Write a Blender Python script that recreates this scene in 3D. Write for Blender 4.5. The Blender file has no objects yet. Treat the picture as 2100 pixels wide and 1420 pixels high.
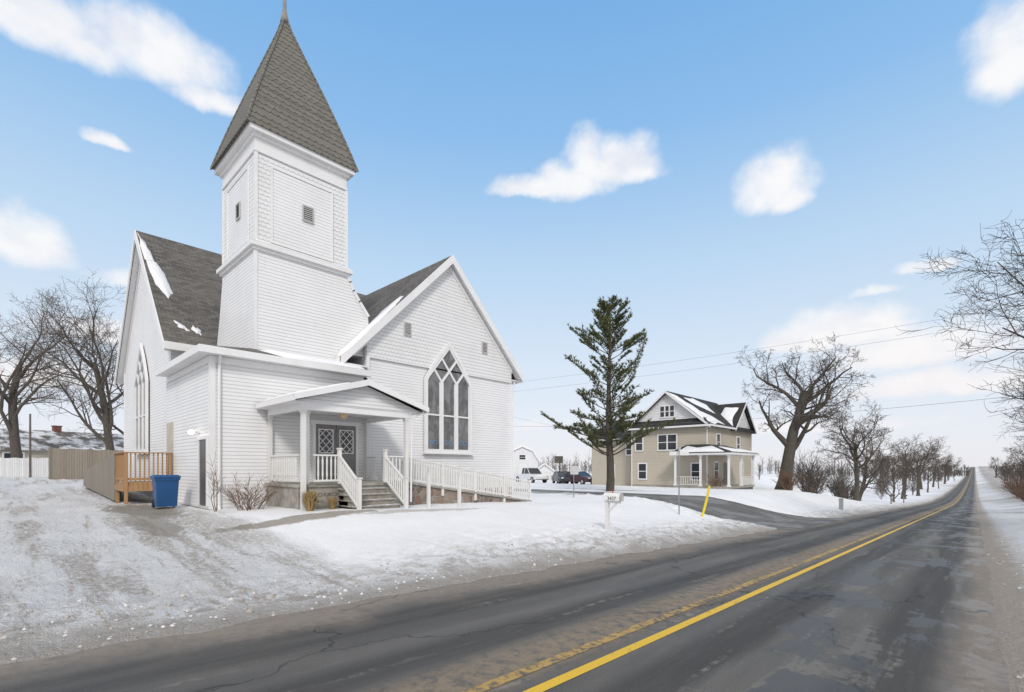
import bpy, bmesh, math, random
from mathutils import Vector, Matrix, noise, Euler
rad=math.radians
scene=bpy.context.scene
COL=scene.collection
scene.view_settings.view_transform='Standard'
EYE=1.7
# ------------------------------------------------------------------ node helper
def c4(c): return tuple(c)+(1.0,) if len(c)==3 else tuple(c)
class G:
    def __init__(s,nt): s.nt=nt
    def node(s,t,**k):
        n=s.nt.nodes.new(t)
        for a,b in k.items(): setattr(n,a,b)
        return n
    def put(s,inp,v):
        if isinstance(v,bpy.types.NodeSocket): s.nt.links.new(v,inp)
        else: inp.default_value=v
    def m(s,op,*a,clamp=False):
        n=s.node('ShaderNodeMath',operation=op); n.use_clamp=clamp
        for i,v in enumerate(a): s.put(n.inputs[i],v)
        return n.outputs[0]
    def v(s,op,*a):
        n=s.node('ShaderNodeVectorMath',operation=op)
        for i,v in enumerate(a): s.put(n.inputs[i],v)
        return n.outputs['Value'] if op=='DOT_PRODUCT' else n.outputs['Vector']
    def sm(s,x,a,b,lo=0.0,hi=1.0):
        n=s.node('ShaderNodeMapRange',interpolation_type='SMOOTHSTEP')
        s.put(n.inputs[0],x); n.inputs[1].default_value=a; n.inputs[2].default_value=b
        n.inputs[3].default_value=lo; n.inputs[4].default_value=hi
        return n.outputs[0]
    def mix(s,f,a,b,blend='MIX'):
        n=s.node('ShaderNodeMix',data_type='RGBA',blend_type=blend)
        s.put(n.inputs[0],f)
        s.put(n.inputs[6],a if isinstance(a,bpy.types.NodeSocket) else c4(a))
        s.put(n.inputs[7],b if isinstance(b,bpy.types.NodeSocket) else c4(b))
        return n.outputs[2]
    def noise(s,vec,scale,detail=3.0,rough=.55,dist=0.0):
        n=s.node('ShaderNodeTexNoise')
        s.put(n.inputs['Vector'],vec); n.inputs['Scale'].default_value=scale
        n.inputs['Detail'].default_value=detail; n.inputs['Roughness'].default_value=rough
        n.inputs['Distortion'].default_value=dist
        return n.outputs[0]
    def bump(s,h,strength=.5,dist=.02,normal=None):
        n=s.node('ShaderNodeBump'); n.inputs['Strength'].default_value=strength
        n.inputs['Distance'].default_value=dist; s.put(n.inputs['Height'],h)
        if normal: s.put(n.inputs['Normal'],normal)
        return n.outputs[0]
    def xyz(s,v):
        n=s.node('ShaderNodeSeparateXYZ'); s.put(n.inputs[0],v); return n.outputs[0],n.outputs[1],n.outputs[2]
    def mulv(s,v,k): return s.v('MULTIPLY',v,k)

MATS={}
def mat(name,base,rough=.6,fn=None,metal=0.0,emit=None,spec=None):
    m=bpy.data.materials.new(name); m.use_nodes=True; nt=m.node_tree
    b=nt.nodes['Principled BSDF']; b.inputs['Base Color'].default_value=c4(base)
    b.inputs['Roughness'].default_value=rough; b.inputs['Metallic'].default_value=metal
    if spec is not None: b.inputs['Specular IOR Level'].default_value=spec
    if emit:
        b.inputs['Emission Color'].default_value=c4(emit[0]); b.inputs['Emission Strength'].default_value=emit[1]
    g=G(nt)
    uv=g.node('ShaderNodeTexCoord').outputs['UV']; pos=g.node('ShaderNodeNewGeometry').outputs['Position']
    if fn: fn(g,b,uv,pos,c4(base))
    else:
        n=g.noise(pos,2.3,4,.6)
        col=g.mix(g.sm(n,.3,.75,0,1),[x*.86 for x in base[:3]],[min(1,x*1.06) for x in base[:3]])
        g.put(b.inputs['Base Color'],col)
    MATS[name]=m
    return m

def siding(pitch,dark=.5,lw=.62):
    def f(g,b,uv,pos,base):
        u,v,_=g.xyz(uv)
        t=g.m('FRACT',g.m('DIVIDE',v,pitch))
        shade_line=g.sm(t,.76,.95,0,1)  # shadow under each board's lap, painted into the colour
        n1=g.noise(pos,.7,4,.6); n2=g.noise(g.mulv(uv,(1.0,8.0,1)),3.0,3); n3=g.noise(g.mulv(uv,(6,.7,1)),1.6,4,.65)
        c=g.mix(g.sm(n1,.35,.8,0,.8),base,[base[0]*.9,base[1]*.9,base[2]*.89])
        c=g.mix(g.sm(n2,.5,.85,0,.22),c,[base[0]*.78,base[1]*.77,base[2]*.74])
        c=g.mix(g.sm(n3,.55,.8,0,.25),c,[base[0]*.72,base[1]*.71,base[2]*.69])
        c=g.mix(g.m('MULTIPLY',shade_line,lw),c,[base[0]*dark,base[1]*dark,base[2]*dark*1.03])
        g.put(b.inputs['Base Color'],c)
        g.put(b.inputs['Normal'],g.bump(g.m('SUBTRACT',1.0,t),.9,.022))
    return f
def scales(w,h,lo,bd=.03,var=.1):
    def f(g,b,uv,pos,base):
        u,v,_=g.xyz(uv)
        vr=g.m('DIVIDE',v,h); row=g.m('FLOOR',vr); y=g.m('FRACT',vr)
        off=g.m('MULTIPLY',g.m('MODULO',g.m('ABSOLUTE',row),2.0),.5)
        ux=g.m('ADD',g.m('DIVIDE',u,w),off); x=g.m('SUBTRACT',g.m('FRACT',ux),.5)
        x2=g.m('MULTIPLY',g.m('MULTIPLY',x,x),3.9)
        c=g.m('ADD',g.m('MULTIPLY',g.m('SUBTRACT',1.0,g.m('SQRT',g.m('MAXIMUM',g.m('SUBTRACT',1.0,x2),0.0))),.5),.12)
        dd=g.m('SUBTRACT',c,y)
        shade_line=g.m('MULTIPLY',g.sm(dd,-.03,.03),g.sm(dd,.14,.36,1,0))  # painted shadow just below each rounded shingle edge
        cmb=g.node('ShaderNodeCombineXYZ'); g.put(cmb.inputs[0],g.m('FLOOR',ux)); g.put(cmb.inputs[1],row)
        wn=g.node('ShaderNodeTexWhiteNoise'); g.put(wn.inputs[0],cmb.outputs[0])
        n=g.noise(pos,1.1,4,.6)
        col=g.mix(g.m('MULTIPLY',wn.outputs[0],var*3),base,[base[0]*(1-var*2),base[1]*(1-var*2),base[2]*(1-var*2)])
        col=g.mix(g.sm(n,.4,.8,0,.7),col,[base[0]*.85,base[1]*.85,base[2]*.83])
        col=g.mix(g.m('MULTIPLY',shade_line,.9),col,lo)
        g.put(b.inputs['Base Color'],col)
        hh=g.m('ADD',g.sm(dd,-.02,.02,1,0),g.m('MULTIPLY',g.m('SUBTRACT',1.0,y),.5))
        g.put(b.inputs['Normal'],g.bump(hh,.7,bd))
    return f
def asphalt_shingle(g,b,uv,pos,base):
    br=g.node('ShaderNodeTexBrick'); g.put(br.inputs['Vector'],uv)
    br.inputs['Scale'].default_value=1.0; br.inputs['Brick Width'].default_value=.3; br.inputs['Row Height'].default_value=.14
    br.inputs['Mortar Size'].default_value=.010; br.inputs['Bias'].default_value=-.1
    br.inputs['Color1'].default_value=(base[0]*.65,base[1]*.65,base[2]*.65,1)
    br.inputs['Color2'].default_value=(base[0]*1.45,base[1]*1.4,base[2]*1.35,1)
    br.inputs['Mortar'].default_value=(base[0]*.35,base[1]*.35,base[2]*.35,1)
    n=g.noise(pos,.8,5,.65)
    n2=g.noise(pos,35,2,.6)
    c=g.mix(g.sm(n,.35,.75,0,.6),br.outputs[0],[base[0]*1.4,base[1]*1.35,base[2]*1.3])
    c=g.mix(g.sm(n2,.5,.8,0,.4),c,[base[0]*2,base[1]*2,base[2]*2])
    g.put(b.inputs['Base Color'],c)
    g.put(b.inputs['Normal'],g.bump(g.m('ADD',br.outputs[1],g.m('MULTIPLY',n2,-.6)),.6,.012))
def planks(pitch,axis=0):
    def f(g,b,uv,pos,base):
        u,v,_=g.xyz(uv); t=g.m('DIVIDE',u if axis==0 else v,pitch)
        fr=g.m('FRACT',t)
        wn=g.node('ShaderNodeTexWhiteNoise',noise_dimensions='1D'); g.put(wn.inputs[1],g.m('FLOOR',t))
        gap=g.m('MAXIMUM',g.sm(fr,0,.06,1,0),g.sm(fr,.94,1.0,0,1))
        n=g.noise(g.mulv(uv,(12,1.2,1) if axis==0 else (1.2,12,1)),2,4,.6)
        c=g.mix(g.m('MULTIPLY',wn.outputs[0],.6),base,[x*.7 for x in base[:3]])
        c=g.mix(g.sm(n,.4,.8,0,.6),c,[x*.6 for x in base[:3]])
        c=g.mix(g.m('MULTIPLY',gap,.85),c,[x*.15 for x in base[:3]])
        g.put(b.inputs['Base Color'],c); g.put(b.inputs['Normal'],g.bump(g.m('SUBTRACT',1.0,gap),.5,.01))
    return f
def stones(g,b,uv,pos,base):
    vo=g.node('ShaderNodeTexVoronoi'); g.put(vo.inputs['Vector'],uv); vo.inputs['Scale'].default_value=3.6
    ve=g.node('ShaderNodeTexVoronoi',feature='DISTANCE_TO_EDGE'); g.put(ve.inputs['Vector'],uv); ve.inputs['Scale'].default_value=3.6
    x,y,z=g.xyz(vo.outputs['Color'])
    c=g.mix(x,(.13,.10,.085),(.34,.27,.21)); c=g.mix(g.m('MULTIPLY',y,.5),c,(.30,.16,.11))
    e=g.sm(ve.outputs[0],.02,.09)
    c=g.mix(e,(.30,.29,.27),c)
    g.put(b.inputs['Base Color'],c); g.put(b.inputs['Normal'],g.bump(e,.8,.04))
def bark(g,b,uv,pos,base):
    n=g.noise(g.mulv(pos,(1,1,.35)),14,5,.7); n2=g.noise(pos,.9,3)
    c=g.mix(g.sm(n,.3,.7),[x*.55 for x in base[:3]],[min(1,x*1.5) for x in base[:3]])
    c=g.mix(g.sm(n2,.4,.75,0,.5),c,[base[0]*1.2,base[1]*1.25,base[2]*1.1])
    g.put(b.inputs['Base Color'],c); g.put(b.inputs['Normal'],g.bump(n,.8,.05))
def concrete(g,b,uv,pos,base):
    n=g.noise(pos,3,5,.65); n2=g.noise(pos,40,2)
    c=g.mix(g.sm(n,.3,.75),[x*.65 for x in base[:3]],[x*1.15 for x in base[:3]])
    g.put(b.inputs['Base Color'],c); g.put(b.inputs['Normal'],g.bump(n2,.3,.01))
def snowy_steps(g,b,uv,pos,base):
    n=g.noise(pos,3,5,.65); n2=g.noise(pos,7,4,.7); N=g.node('ShaderNodeNewGeometry').outputs['Normal']; nx,ny,nzz=g.xyz(N)
    c=g.mix(g.sm(n,.3,.75),[x*.6 for x in base[:3]],[x*1.1 for x in base[:3]])
    c=g.mix(g.m('MULTIPLY',g.sm(nzz,.5,.9),g.sm(n2,.42,.52)),c,(.82,.83,.86))
    g.put(b.inputs['Base Color'],c); g.put(b.inputs['Normal'],g.bump(n2,.4,.03))
def stained(g,b,uv,pos,base):
    br=g.node('ShaderNodeTexVoronoi',feature='F1'); g.put(br.inputs['Vector'],g.mulv(uv,(1.0,.6,1))); br.inputs['Scale'].default_value=5.5
    x,y,z=g.xyz(br.outputs['Color'])
    n=g.noise(pos,1.4,3,.6)
    c=g.mix(x,(.13,.128,.13),(.25,.245,.25)); c=g.mix(g.sm(n,.4,.7,0,.6),c,(.07,.068,.072))
    n3=g.noise(pos,9,2)
    c=g.mix(g.sm(n3,.62,.8,0,.5),c,(.33,.33,.34))
    g.put(b.inputs['Base Color'],c); g.put(b.inputs['Normal'],g.bump(n3,.15,.01))
def pineneedle(g,b,uv,pos,base):
    n=g.noise(pos,1.6,4,.7); n2=g.noise(pos,14,2,.7)
    c=g.mix(g.sm(n,.35,.7),(.065,.082,.032),(.165,.17,.065)); c=g.mix(g.sm(n2,.5,.8,0,.6),c,(.25,.225,.11))
    g.put(b.inputs['Base Color'],c)
def snowmat(g,b,uv,pos,base):
    n=g.noise(pos,2,4,.6); n2=g.noise(pos,18,3,.7)
    g.put(b.inputs['Base Color'],g.mix(g.sm(n,.4,.8,0,.6),base,[x*.88 for x in base[:3]]))
    g.put(b.inputs['Normal'],g.bump(n2,.35,.04))
def dustedroof(g,b,uv,pos,base):
    n=g.noise(pos,.9,5,.65); g.put(b.inputs['Base Color'],g.mix(g.sm(n,.42,.58),base,(.78,.79,.82)))
def whitepaint(g,b,uv,pos,base):
    n=g.noise(pos,1.5,5,.65); n2=g.noise(pos,12,4,.7)
    c=g.mix(g.sm(n,.4,.8,0,.7),base,[base[0]*.88,base[1]*.875,base[2]*.86])
    c=g.mix(g.sm(n2,.62,.8,0,.4),c,[base[0]*.55,base[1]*.53,base[2]*.5])
    g.put(b.inputs['Base Color'],c)

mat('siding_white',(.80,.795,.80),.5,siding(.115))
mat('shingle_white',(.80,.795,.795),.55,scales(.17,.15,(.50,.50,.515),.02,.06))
mat('spire_shingle',(.19,.178,.15),.85,scales(.25,.23,(.045,.044,.04),.03,.16))
mat('roof_asphalt',(.125,.118,.11),.9,asphalt_shingle)
mat('roof_black',(.032,.032,.034),.9,asphalt_shingle)
mat('roof_dusted',(.16,.14,.125),.9,dustedroof)
mat('trim_white',(.80,.795,.795),.45,whitepaint)
mat('rail_white',(.74,.73,.71),.5,whitepaint)
mat('door_grey',(.22,.21,.205),.45)
mat('door_dark',(.09,.085,.085),.4)
mat('door_tan',(.55,.50,.42),.5)
mat('glass_dark',(.03,.032,.038),.08,spec=.6)
mat('stained_glass',(.15,.15,.16),.25,stained)
mat('stone',(.3,.25,.2),.8,stones)
mat('concrete',(.36,.34,.30),.85,concrete)
mat('concrete_snowy',(.33,.30,.26),.85,snowy_steps)
mat('deck_wood',(.44,.255,.12),.7,planks(.14))
mat('old_wood',(.29,.25,.205),.8,planks(.15))
mat('vinyl_white',(.76,.765,.77),.5,planks(.16))
mat('bin_blue',(.010,.08,.23),.45)
mat('black_rubber',(.02,.02,.02),.8)
mat('snow',(.85,.85,.865),.6,snowmat)
mat('bark_dark',(.085,.072,.06),.9,bark)
mat('bark_grey',(.14,.12,.105),.9,bark)
mat('twig_dark',(.085,.068,.057),.9)
mat('twig',(.12,.098,.083),.9)
mat('twig_far',(.155,.13,.115),.95)
mat('bush_brown',(.19,.12,.085),.9)
mat('dry_grass',(.42,.30,.13),.9)
mat('pine_needles',(.06,.08,.03),.7,pineneedle)
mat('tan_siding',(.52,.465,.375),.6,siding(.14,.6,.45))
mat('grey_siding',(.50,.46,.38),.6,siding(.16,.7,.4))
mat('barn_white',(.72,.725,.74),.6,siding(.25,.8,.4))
mat('vent_grey',(.50,.49,.48),.6)
mat('wire_grey',(.16,.165,.175),.7)
mat('metal_grey',(.35,.36,.37),.4,metal=.7)
mat('car_white',(.78,.78,.79),.2)
mat('car_dark',(.03,.035,.045),.2)
mat('car_maroon',(.07,.025,.03),.2)
mat('hub_metal',(.5,.5,.52),.3,metal=.9)
mat('lens_red',(.45,.02,.02),.3)
mat('lens_clear',(.8,.8,.8),.1)
mat('glass_blue',(.16,.33,.50),.2)
mat('plastic_yellow',(.80,.62,.02),.5)
mat('ink_black',(.02,.02,.02),.6)
mat('vent_dark',(.16,.155,.15),.7)
mat('ink_grey',(.12,.11,.10),.8)
mat('lamp_glow',(1,.95,.85),.4,emit=((1,.92,.78),6.0))
mat('lamp_amber',(.45,.32,.14),.3,emit=((1,.7,.35),.12))
mat('brass',(.35,.25,.1),.35,metal=.8)
mat('sign_blank',(.74,.74,.72),.5)
mat('chimney_brick',(.25,.12,.09),.9)
mat('hub_green',(.30,.33,.31),.6)

# ------------------------------------------------------------------ mesh builder
class Pl:
    def __init__(s,o,S,n): s.o=Vector(o); s.S=Vector(S); s.n=Vector(n)
    def p(s,a,z,off=0): return s.o+s.S*a+s.n*off+Vector((0,0,z))
def PX(X): return Pl((X,0,0),(0,1,0),(1,0,0))
def PY(Y): return Pl((0,Y,0),(1,0,0),(0,-1,0))
class MB:
    def __init__(s): s.v=[]; s.f=[]
    def prism(s,pts,vec):
        pts=[Vector(p) for p in pts]; vec=Vector(vec); n=len(pts); b=len(s.v)
        s.v+=pts+[p+vec for p in pts]
        s.f.append(list(range(b,b+n))[::-1]); s.f.append(list(range(b+n,b+2*n)))
        for i in range(n):
            j=(i+1)%n; s.f.append([b+i,b+j,b+n+j,b+n+i])
        return s
    def poly(s,pts):
        b=len(s.v); s.v+=[Vector(p) for p in pts]; s.f.append(list(range(b,b+len(pts)))); return s
    def box(s,x0,x1,y0,y1,z0,z1):
        return s.prism([(x0,y0,z0),(x1,y0,z0),(x1,y1,z0),(x0,y1,z0)],(0,0,z1-z0))
    def pbox(s,P,a0,a1,z0,z1,o0,o1):
        return s.prism([P.p(a0,z0,o0),P.p(a1,z0,o0),P.p(a1,z1,o0),P.p(a0,z1,o0)],P.n*(o1-o0))
    def pbeam(s,P,p,q,w,o0,o1):
        d=Vector((q[0]-p[0],q[1]-p[1])); L=d.length
        if L<1e-6: return s
        d/=L; n=Vector((-d.y,d.x))*w/2; e=d*w*.2
        a=[(p[0]-e.x+n.x,p[1]-e.y+n.y),(q[0]+e.x+n.x,q[1]+e.y+n.y),(q[0]+e.x-n.x,q[1]+e.y-n.y),(p[0]-e.x-n.x,p[1]-e.y-n.y)]
        return s.prism([P.p(x,z,o0) for x,z in a],P.n*(o1-o0))
    def band(s,P,pts,w,o0,o1):
        n=len(pts); A=[];Bb=[]
        for i in range(n):
            p0=Vector(pts[i-1]);p1=Vector(pts[i]);p2=Vector(pts[(i+1)%n])
            d1=(p1-p0).normalized();d2=(p2-p1).normalized()
            n1=Vector((-d1.y,d1.x));n2=Vector((-d2.y,d2.x)); m=(n1+n2).normalized(); k=min(2.2,1/max(.3,m.dot(n1)))
            A.append(p1+m*k*w/2);Bb.append(p1-m*k*w/2)
        b=len(s.v)
        for L,o in ((A,o1),(Bb,o1),(A,o0),(Bb,o0)): s.v+=[P.p(q.x,q.y,o) for q in L]
        for i in range(n):
            j=(i+1)%n
            s.f.append([b+i,b+j,b+n+j,b+n+i]); s.f.append([b+i,b+j,b+2*n+j,b+2*n+i]); s.f.append([b+n+i,b+n+j,b+3*n+j,b+3*n+i])
        return s
    def ppoly(s,P,pts,o0,o1):
        return s.prism([P.p(a,z,o0) for a,z in pts],P.n*(o1-o0))
    def beam(s,p,q,w,h):
        p=Vector(p);q=Vector(q);d=(q-p).normalized()
        up=Vector((0,0,1)) if abs(d.z)<.95 else Vector((1,0,0))
        a=d.cross(up).normalized()*w/2; b=a.cross(d).normalized()*h/2
        return s.prism([p-a-b,p+a-b,p+a+b,p-a+b],q-p)
    def tube(s,pts,rs,n=6,cap=True):
        pts=[Vector(p) for p in pts]; rings=[]
        u=None
        for i,p in enumerate(pts):
            d=(pts[min(i+1,len(pts)-1)]-pts[max(i-1,0)])
            d=d.normalized() if d.length>1e-9 else Vector((0,0,1))
            if u is None:
                u=d.cross(Vector((.31,.95,.05))); 
                if u.length<.1: u=d.cross(Vector((1,0,0)))
            u=(u-d*u.dot(d)).normalized(); w=d.cross(u)
            b=len(s.v)
            for k in range(n):
                a=2*math.pi*k/n; s.v.append(p+(u*math.cos(a)+w*math.sin(a))*rs[i])
            rings.append(b)
        for i in range(len(rings)-1):
            a,b=rings[i],rings[i+1]
            for k in range(n):
                j=(k+1)%n; s.f.append([a+k,a+j,b+j,b+k])
        if cap:
            s.f.append([rings[0]+k for k in range(n)][::-1]); s.f.append([rings[-1]+k for k in range(n)])
        return s
    def lathe(s,c,prof,n=16):
        return s.tube([(c[0],c[1],c[2]+z) for r,z in prof],[max(r,.001) for r,z in prof],n)
def make(name,mb,material,parent=None,label=None,smooth=False,base=None,recalc=True,bevel=0):
    me=bpy.data.meshes.new(name)
    me.from_pydata([tuple(v) for v in mb.v],[],mb.f); 
    if recalc:
        bm=bmesh.new(); bm.from_mesh(me); bmesh.ops.recalc_face_normals(bm,faces=bm.faces); bm.to_mesh(me); bm.free()
    uvl=me.uv_layers.new(name='UVMap'); V=me.vertices
    if len(me.polygons)<20000:
        for p in me.polygons:
            n=p.normal
            if abs(n.z)>.98: t=Vector((1,0,0)); w=Vector((0,1,0))
            else:
                t=Vector((0,0,1)).cross(n).normalized(); w=n.cross(t)
            for li in p.loop_indices:
                co=V[me.loops[li].vertex_index].co; uvl.data[li].uv=(co.dot(t),co.dot(w))
    if base is None and parent is not None: base=Vector(parent.get('_b',(0,0,0)))
    if base is None: base=Vector((0,0,0))
    me.transform(Matrix.Translation(-Vector(base)))
    me.materials.append(MATS[material] if isinstance(material,str) else material)
    if smooth:
        for p in me.polygons: p.use_smooth=True
    o=bpy.data.objects.new(name,me); COL.objects.link(o)
    if parent is not None: o.parent=parent; o['_b']=list(base)
    else: o.location=base
    if label: o['label']=label
    if bevel:
        md=o.modifiers.new('Bevel','BEVEL'); md.width=bevel; md.segments=2; md.limit_method='ANGLE'
    return o
def thing(name,base,label,cat,group=None):
    e=bpy.data.objects.new(name,None); e.empty_display_size=.3; e.location=base; COL.objects.link(e)
    e['_b']=list(base); e['label']=label; e['category']=cat
    if group: e['group']=group
    return e
def text_part(body,size,parent,material,loc,rot,name='lettering',extr=.004):
    cu=bpy.data.curves.new('txt','FONT'); cu.body=body; cu.size=size; cu.extrude=extr
    cu.align_x='CENTER'; cu.align_y='CENTER'
    t=bpy.data.objects.new('txt',cu); COL.objects.link(t)
    dg=bpy.context.evaluated_depsgraph_get(); me=bpy.data.meshes.new_from_object(t.evaluated_get(dg))
    bpy.data.objects.remove(t)
    me.materials.clear(); me.materials.append(MATS[material])
    me.transform(Euler(rot).to_matrix().to_4x4())
    me.transform(Matrix.Translation(Vector(loc)-Vector(parent['_b'])))
    o=bpy.data.objects.new(name,me); COL.objects.link(o); o.parent=parent
    return o
def copy_thing(src,loc,rotz=0,scale=1,name=None,label=None):
    e=src.copy(); COL.objects.link(e); e.location=loc; e.rotation_euler=(0,0,rotz); e.scale=(scale,)*3 if not isinstance(scale,tuple) else scale
    if label: e['label']=label
    def rec(a,b):
        for ch in a.children:
            c=ch.copy(); COL.objects.link(c); c.parent=b
            rec(ch,c)
    rec(src,e)
    return e

# ------------------------------------------------------------------ terrain functions
def lin(pts,x):
    if x<=pts[0][0]: return pts[0][1]
    for (a,b),(c,d) in zip(pts,pts[1:]):
        if x<=c: return b+(d-b)*(x-a)/(c-a)
    return pts[-1][1]
RP=[(-300,2.0),(-60,1.2),(-20,.5),(0,0),(100,-4.2),(130,-5.2),(165,-5.9),(220,-6.5),(300,-6.9),(420,-7.0),(560,-6.5),(700,-5.6),(850,-4.0),(1000,-1.8),(1200,.5),(1500,1.5),(4000,2)]
SP=[(-300,1.5),(-20,.5),(3,.38),(9,.28),(16,.05),(30,-.15),(42,-.3),(52,-.65),(65,-1.6),(80,-3.0),(100,-4.2),(130,-5.2),(200,-6.6),(400,-7.3),(700,-5.6),(1000,-1.6),(1500,2.5),(4000,6)]
def sst(a,b,x):
    t=max(0,min(1,(x-a)/(b-a))); return t*t*(3-2*t)
def R(Y): return lin(RP,Y)
def S(X,Y):
    s=lin(SP,Y)
    if Y>40:
        k=1-.72*sst(20,75,-X); s=-.3+(s+.3)*k
    s+=.62*sst(22,46,-X)*(1-sst(8,20,Y))
    return s
def B(X,Y):
    if X>-6.8 and X<1.4: return R(Y)
    if X>=1.4:
        return R(Y)+.35*sst(1.4,5,X)+1.0*sst(2.5,9,X)*sst(45,120,Y)+1.2*sst(20,80,X)
    return R(Y)+(S(X,Y)-R(Y))*sst(6.8,13+4.5*(1-sst(2,7,Y)),-X)
def roadz(X,Y): return R(Y)+.035*(1-((X+2.9)/3.2)**2)
def nz(x,y,s,seed=0): return noise.noise(Vector((x*s,y*s,seed)))
SRY=27.4
def fl_(X): return math.exp(-max(0,(-6.2-X))/2.6)
def sr_lo(X): return SRY-3.2-.6*fl_(X)
def sr_hi(X): return SRY+3.0+6.5*fl_(X)
def GZ(X,Y):
    b=B(X,Y)
    le=-6.0+.3*nz(0,Y,.35,3)+.20*nz(X,Y,1.7,5); re=.04+.10*nz(0,Y,.3,9)+.05*nz(X,Y,1.5,4)
    s=max(le-X,X-re)
    s2=max(sr_lo(X)-Y,Y-sr_hi(X))+.3*nz(X,Y,.8,7) if X<-5 else 99
    s=min(s,s2) if s2<99 else s
    if X<-90 and s2<0: s=1
    if s<=0:
        return b-.05-.05*min(1,-s/.6)
    drv=sst(5.5,3.0,Y) if X<-6 else 0
    near=1-sst(60,120,math.hypot(X,Y))
    h=(.07-.035*drv)*sst(0,.7,s)-.05*(1-sst(0,.25,s))
    if X<-5:
        plow=sst(4,8,Y)*(1-sst(22.4,23.6,Y))+sst(35,37,Y)
        h+=plow*.15*sst(.3,1.2,s)*(1-.6*sst(1.8,4.0,s))
        rough=(sst(.2,1.0,s)*(1-.85*sst(2.2,3.6,s)))
        h+=near*(.08*nz(X,Y,2.6,1)+.07*nz(X,Y,6.1,2))*rough*(.25+.7*plow)
    else:
        h+=.16*sst(.4,1.6,s)+near*(.08*nz(X,Y,2.0,1)+.05*nz(X,Y,5.0,2))*sst(.3,1.2,s)
    h+=near*(.03*nz(X,Y,.9,8)+.05*nz(X,Y,.27,11))*sst(.2,1.5,s)
    if drv>0:
        r=.5+.5*math.cos((Y-.9+.35*math.sin(X*.12))*2*math.pi/1.75+ .8*nz(X,Y,.2,21))
        h-=drv*near*.04*r*sst(.8,3,s)
        h+=drv*near*(.05*nz(X,Y,3.1,13)+.042*nz(X,Y,7.3,14))*sst(.2,1,s)
    return b+h
def axis(segs):
    out=[]
    for a,b,st in segs:
        n=max(1,int(round((b-a)/st)))
        out+=[a+(b-a)*i/n for i in range(n)]
    out.append(segs[-1][1]); return out
gx=axis([(-3000,-600,300),(-600,-100,50),(-100,-40,5),(-40,-16,.5),(-16,-8.4,.12),(-8.4,-5.2,.07),(-5.2,-.4,.8),(-.4,2.2,.08),(2.2,8,.4),(8,40,4),(40,200,20),(200,3000,280)])
gy=axis([(-80,-8,8),(-8,-1,.5),(-1,12,.09),(12,30,.18),(30,60,.5),(60,130,2),(130,400,10),(400,1500,50),(1500,4000,500)])
V=[];F=[]
for y in gy:
    for x in gx: V.append((x,y,GZ(x,y)))
W=len(gx)
for j in range(len(gy)-1):
    for i in range(W-1):
        a=j*W+i; F.append((a,a+1,a+W+1,a+W))
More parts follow.
